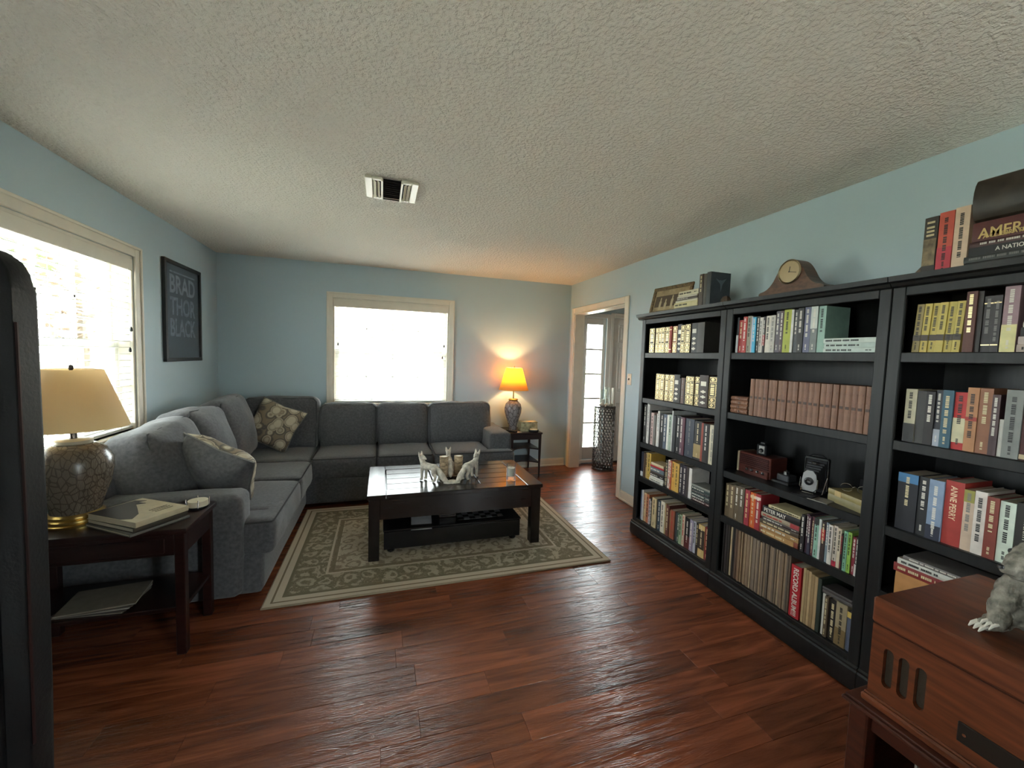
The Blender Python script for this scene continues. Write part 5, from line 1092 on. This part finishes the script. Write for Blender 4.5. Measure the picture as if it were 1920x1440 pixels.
# dark silhouette on the cover
MB().prism([(.30, .04), (.25, .02), (.262, .05), (.215, .045), (.235, .075), (.17, .11), (.10, .150), (.06, .20), (.10, .222), (.305, .222)], -.0132, -.0122, 'Y').build('cover_silhouette', C(46, 38, 36), o)
mb = MB()
for k in range(3):
    for q in range(8): mb.span(.055+k*.020, .063+k*.020, -.0130, -.0122, .03+q*.010, .037+q*.010)
mb.build('cover_lettering', C(110, 98, 76), o, smooth=0)['kind'] = 'stuff'
tn = thing('coaster_caddy', 'round cream coasters in a dark wire caddy on the side table', 'coasters', (-.905, 2.475, SZ))
MB().lathe([(.045, 0), (.048, .006), (.048, .012)], 20).build('tray', black_plastic, tn); MB().lathe([(.044, .012), (.044, .040), (.002, .041)], 24).build('coasters', M('cream_coaster'), tn)
for k in range(4): MB().tube([(.048*math.cos(R(90*k+20)), .048*math.sin(R(90*k+20)), .01), (.05*math.cos(R(90*k+20)), .05*math.sin(R(90*k+20)), .05)], .0025, 6).build('wire', chrome, tn)
mz = .2352
for k in range(5):
    cc = [(120, 114, 104), (70, 66, 62), (150, 144, 134), (86, 78, 70), (130, 122, 110)][k]
    o = MB().span(-.14, .14, -.105, .105, 0, .0065, .0015).build('magazine', C(*cc), None, (-1.24+.006*k, 2.335-.004*k, mz), (0, 0, R(3*k-5))); mz += .0072
    tag(o, f'magazine on the lower shelf of the side table, {ORD[4-k]} from top of the pile', 'magazine', 'magazines under the near side table')

# ------------------------------------------------------------------ tall black case at the left edge
bx_ = thing('upright_case', 'tall black leather upright case with rounded top at the left edge', 'case', (-1.12, 1.36, 0))
pr_ = [(-.26, 0), (.255, 0), (.262, .5), (.266, 1.0), (.264, 1.58), (.258, 1.625), (.244, 1.655), (.215, 1.678), (.15, 1.69), (-.26, 1.70)]
mb = MB(); mb.prism(pr_, -.04, .04, 'Y'); bmesh.ops.bevel(mb.bm, geom=mb.bm.edges[:], offset=.010, segments=2, affect='EDGES', profile=.5); mb.build('shell', black_leather, bx_, smooth=50)
pr2 = [(-.22, .06), (.215, .06), (.222, 1.5), (.21, 1.60), (.17, 1.635), (-.22, 1.645)]
mb = MB(); mb.prism(pr2, -.056, -.04, 'Y'); bmesh.ops.bevel(mb.bm, geom=mb.bm.edges[:], offset=.006, segments=2, affect='EDGES', profile=.5); mb.build('front_pad', black_leather, bx_, smooth=50)
MB().tube([(.262, -.03, .4), (.266, -.03, .9), (.265, -.03, 1.5)], .004, 6).build('piping', M('red_edge_glint', (.025, .008, .007), .55, spec=.2), bx_)  # thin red tube standing in for a reddish glint along the edge

# ------------------------------------------------------------------ foyer stand with glass and shells
fs = thing('pierced_metal_stand', 'tall pierced metal drum stand in the foyer by the front door', 'plant stand', (2.835, 4.725, 0))
rr, HH = .135, .845
ringm = MB(); nr, nc = 21, 20
for i in range(nr):
    for j in range(nc):
        a = 2*math.pi*(j+.5*(i % 2))/nc; z = .045+i*(HH-.09)/(nr-1)
        cpt = []
        for k in range(7):
            b_ = 2*math.pi*k/7; da = .0195*math.cos(b_)/rr; cpt.append((rr*math.cos(a+da), rr*math.sin(a+da), z+.0195*math.sin(b_)))
        ringm.tube(cpt, .0042, 3, True)
rg = ringm.build('pierced_rings', iron, fs); rg['kind'] = 'stuff'
for z in (.0, HH-.02): MB().lathe([(rr-.006, z), (rr+.006, z), (rr+.006, z+.02), (rr-.006, z+.02), (rr-.006, z)], 32).build('rim', iron, fs)
MB().lathe([(.001, HH-.006), (rr, HH-.006), (rr, HH), (.001, HH)], 32).build('top_plate', iron, fs)
for k in range(6): MB().tube([(rr*math.cos(k*1.047), rr*math.sin(k*1.047), .01), (rr*math.cos(k*1.047), rr*math.sin(k*1.047), HH-.01)], .004, 5).build('upright', iron, fs)
for (dx, dy, r_, h_, lab) in ((-.025, .02, .040, .22, 'tall clear glass hurricane on the pierced stand, left one'), (.055, .055, .036, .25, 'tall clear glass hurricane on the pierced stand, right one')):
    gh = thing('glass_hurricane', lab, 'glass', (2.835+dx, 4.725+dy, HH), 0, 'glass hurricanes on the pierced stand')
    MB().lathe([(.002, .0), (r_*.9, .0), (r_, .01), (r_, h_), (r_-.0025, h_), (r_-.0025, .012), (.002, .008)], 20).build('glass_tube', jar_glass, gh); MB().lathe([(.022, .012), (.022, .09), (.002, .092)], 14).build('candle', white_wax, gh)
wc = thing('pillar_candle', 'slim white pillar candle at the right of the pierced stand', 'candle', (2.935, 4.70, HH)); MB().lathe([(.020, 0), (.020, .245), (.003, .247)], 14).build('wax', white_wax, wc); MB().cyl((0, 0, .246), .0015, .012, 5).build('wick', black_plastic, wc)
shell = M('pale_seashell', (.62, .55, .45), .5, var=.3, vscale=(40, 40, 40))
for i, (dx, dy, s_) in enumerate(((-.085, -.045, 1.), (-.01, -.075, 1.1), (.055, -.055, .9))):
    pts_, rad = [], []
    for k in range(26):
        a = k*.55; q = k/25; pts_.append((s_*.028*q*math.cos(a), s_*.028*q*math.sin(a), s_*(.05-.034*q))); rad.append(s_*(.003+.015*q))
    tag(MB().tube(pts_, rad, 8).build('seashell', shell, None, (2.835+dx, 4.725+dy, HH+.001), (0, 0, i*1.3), smooth=60), ['pale spiral seashell at the left of the pierced stand top', 'pale spiral seashell at the front of the pierced stand top', 'pale spiral seashell near the pillar candle on the stand'][i], 'seashell', 'seashells on the pierced stand')

# ------------------------------------------------------------------ outdoors
GZ = -.25
grass = M('sunlit_lawn', (.27, .275, .215), .9, var=.25, vscale=(.8, .8, .8)); road = M('pale_road', (.34, .33, .31), .9)
gl_ = struct(MB().span(-60, 60, 5.5, 80, GZ-.3, GZ).build('lawn_back', grass, smooth=0)); struct(MB().span(-60, -2.1, -40, 5.5, GZ-.3, GZ).build('lawn_left', grass, smooth=0))
struct(MB().span(-2.1, 60, -40, -1.75, GZ-.3, GZ).build('lawn_front', grass, smooth=0)); struct(MB().span(-1.5, 4.2, -6.5, -1.76, GZ, GZ+.12).build('bounce_slab', M('pale_concrete', (.42, .41, .38), .9, var=.1), smooth=0))  # pale slab is unseen, added to bounce light up to the ceiling
struct(MB().span(-60, 60, 13, 19, GZ, GZ+.02).build('road', road, smooth=0)); struct(MB().span(-1.2, 1.6, 5.6, 13, GZ, GZ+.02).build('driveway', road, smooth=0))
hs = thing('house', 'tan house with brown roof across the street behind the back window', 'house', (3, 30, GZ))
hw_m = M('tan_house_wall', (.52, .42, .28), .9); B('wall', hw_m, hs, -9, 7, 0, 8, 0, 2.9, 0); MB().prism([(-.8, 2.8), (4, 5.2), (8.8, 2.8)], -9.6, 7.6, 'X').build('roof', M('brown_roof', (.16, .11, .08), .9), hs)
for x in (-6.5, -2.4, 4.2):
    wn = B('window', M('house_window_frame', (.7, .7, .68), .6), hs, x-.9, x+.9, -.08, .02, .9, 2.2, .01); 
    for q in (-.45, .45): B('pane', M('dark_house_glass', (.08, .10, .12), .1), wn, x+q-.4, x+q+.4, -.10, -.07, .96, 2.14, 0)
B('door', M('house_door_brown', (.22, .10, .05), .6), hs, .6, 1.6, -.08, .02, 0, 2.1, .01); B('garage_door', M('house_window_frame'), hs, 5.2-.2, 6.8, -.08, .02, 0, 2.2, .01)
lr = random.Random(5)
def tree(label, x, y, H, cr, ch, n, col, group, trunk=True, cat='tree', name='tree', low=.35):
    t = thing(name, label, cat, (x, y, GZ), 0, group); lm = M('leaf_%d_%d' % (int(col[0]*1000), int(col[1]*1000)), col, .6, rnd=.2)
    if trunk: MB().tube([(0, 0, 0), (.08, .03, H*.3), (-.05, .05, H*.6), (0, 0, H*.85)], [.14, .11, .08, .03], 7).build('trunk', M('bark', (.12, .09, .06), .9), t)
    vs_, fs_ = [], []
    for i in range(n):
        while True:
            p = Vector((lr.uniform(-1, 1), lr.uniform(-1, 1), lr.uniform(-1, 1)))
            if p.length < 1: break
        p = p.normalized()*(p.length**.6); blob = mnoise.noise(p*2.6+Vector((x, y, 0)))
        if blob < -.18: continue
        c = Vector((p.x*cr, p.y*cr, H*low+ (H*(1-low))*.5*(1+p.z))); s = lr.uniform(.05, .11)*ch
        a = Vector((lr.uniform(-1, 1), lr.uniform(-1, 1), lr.uniform(-.6, .6))).normalized(); b_ = a.cross(Vector((lr.uniform(-1, 1), lr.uniform(-1, 1), 1))).normalized()
        k = len(vs_); vs_ += [c-a*s, c+b_*s*.5, c+a*s, c-b_*s*.5]; fs_.append((k, k+1, k+2, k+3))
    me = bpy.data.meshes.new('foliage'); me.from_pydata([tuple(v) for v in vs_], [], fs_); me.materials.append(lm); f_ = link('foliage', me, t); f_['kind'] = 'stuff'
    return t
tree('leafy tree close outside the left window', -5.6, 6.6, 5.0, 1.7, 1.2, 2600, (.20, .24, .10), 'trees outside the left window')
tree('reddish-leaved tree outside the left window', -6.2, 11.2, 5.2, 1.9, 1.3, 2600, (.26, .17, .11), 'trees outside the left window')
tree('pale olive tree far outside the left window', -11.2, 9.0, 6.2, 2.4, 1.4, 2600, (.28, .27, .13), 'trees outside the left window')
tree('low bright green shrub outside the left window', -3.6, 5.0, .95, .8, .7, 1200, (.20, .28, .06), 'shrubs in the garden', False, 'shrub', 'shrub', .02)
tree('low yellow-green shrub on the lawn left of the driveway', -2.2, 11.5, 1.0, .9, .8, 1000, (.26, .30, .06), 'shrubs in the garden', False, 'shrub', 'shrub', .02)
tree('low green shrub on the lawn right of the driveway', 3.2, 11.8, 1.0, .9, .8, 1000, (.22, .28, .07), 'shrubs in the garden', False, 'shrub', 'shrub', .02)
for o in COL.objects:
    if o.name.split('.')[0] in ('spine_lettering', 'gilding', 'spine_emblem', 'spine_lines', 'raised_bands'): o['kind'] = 'stuff'
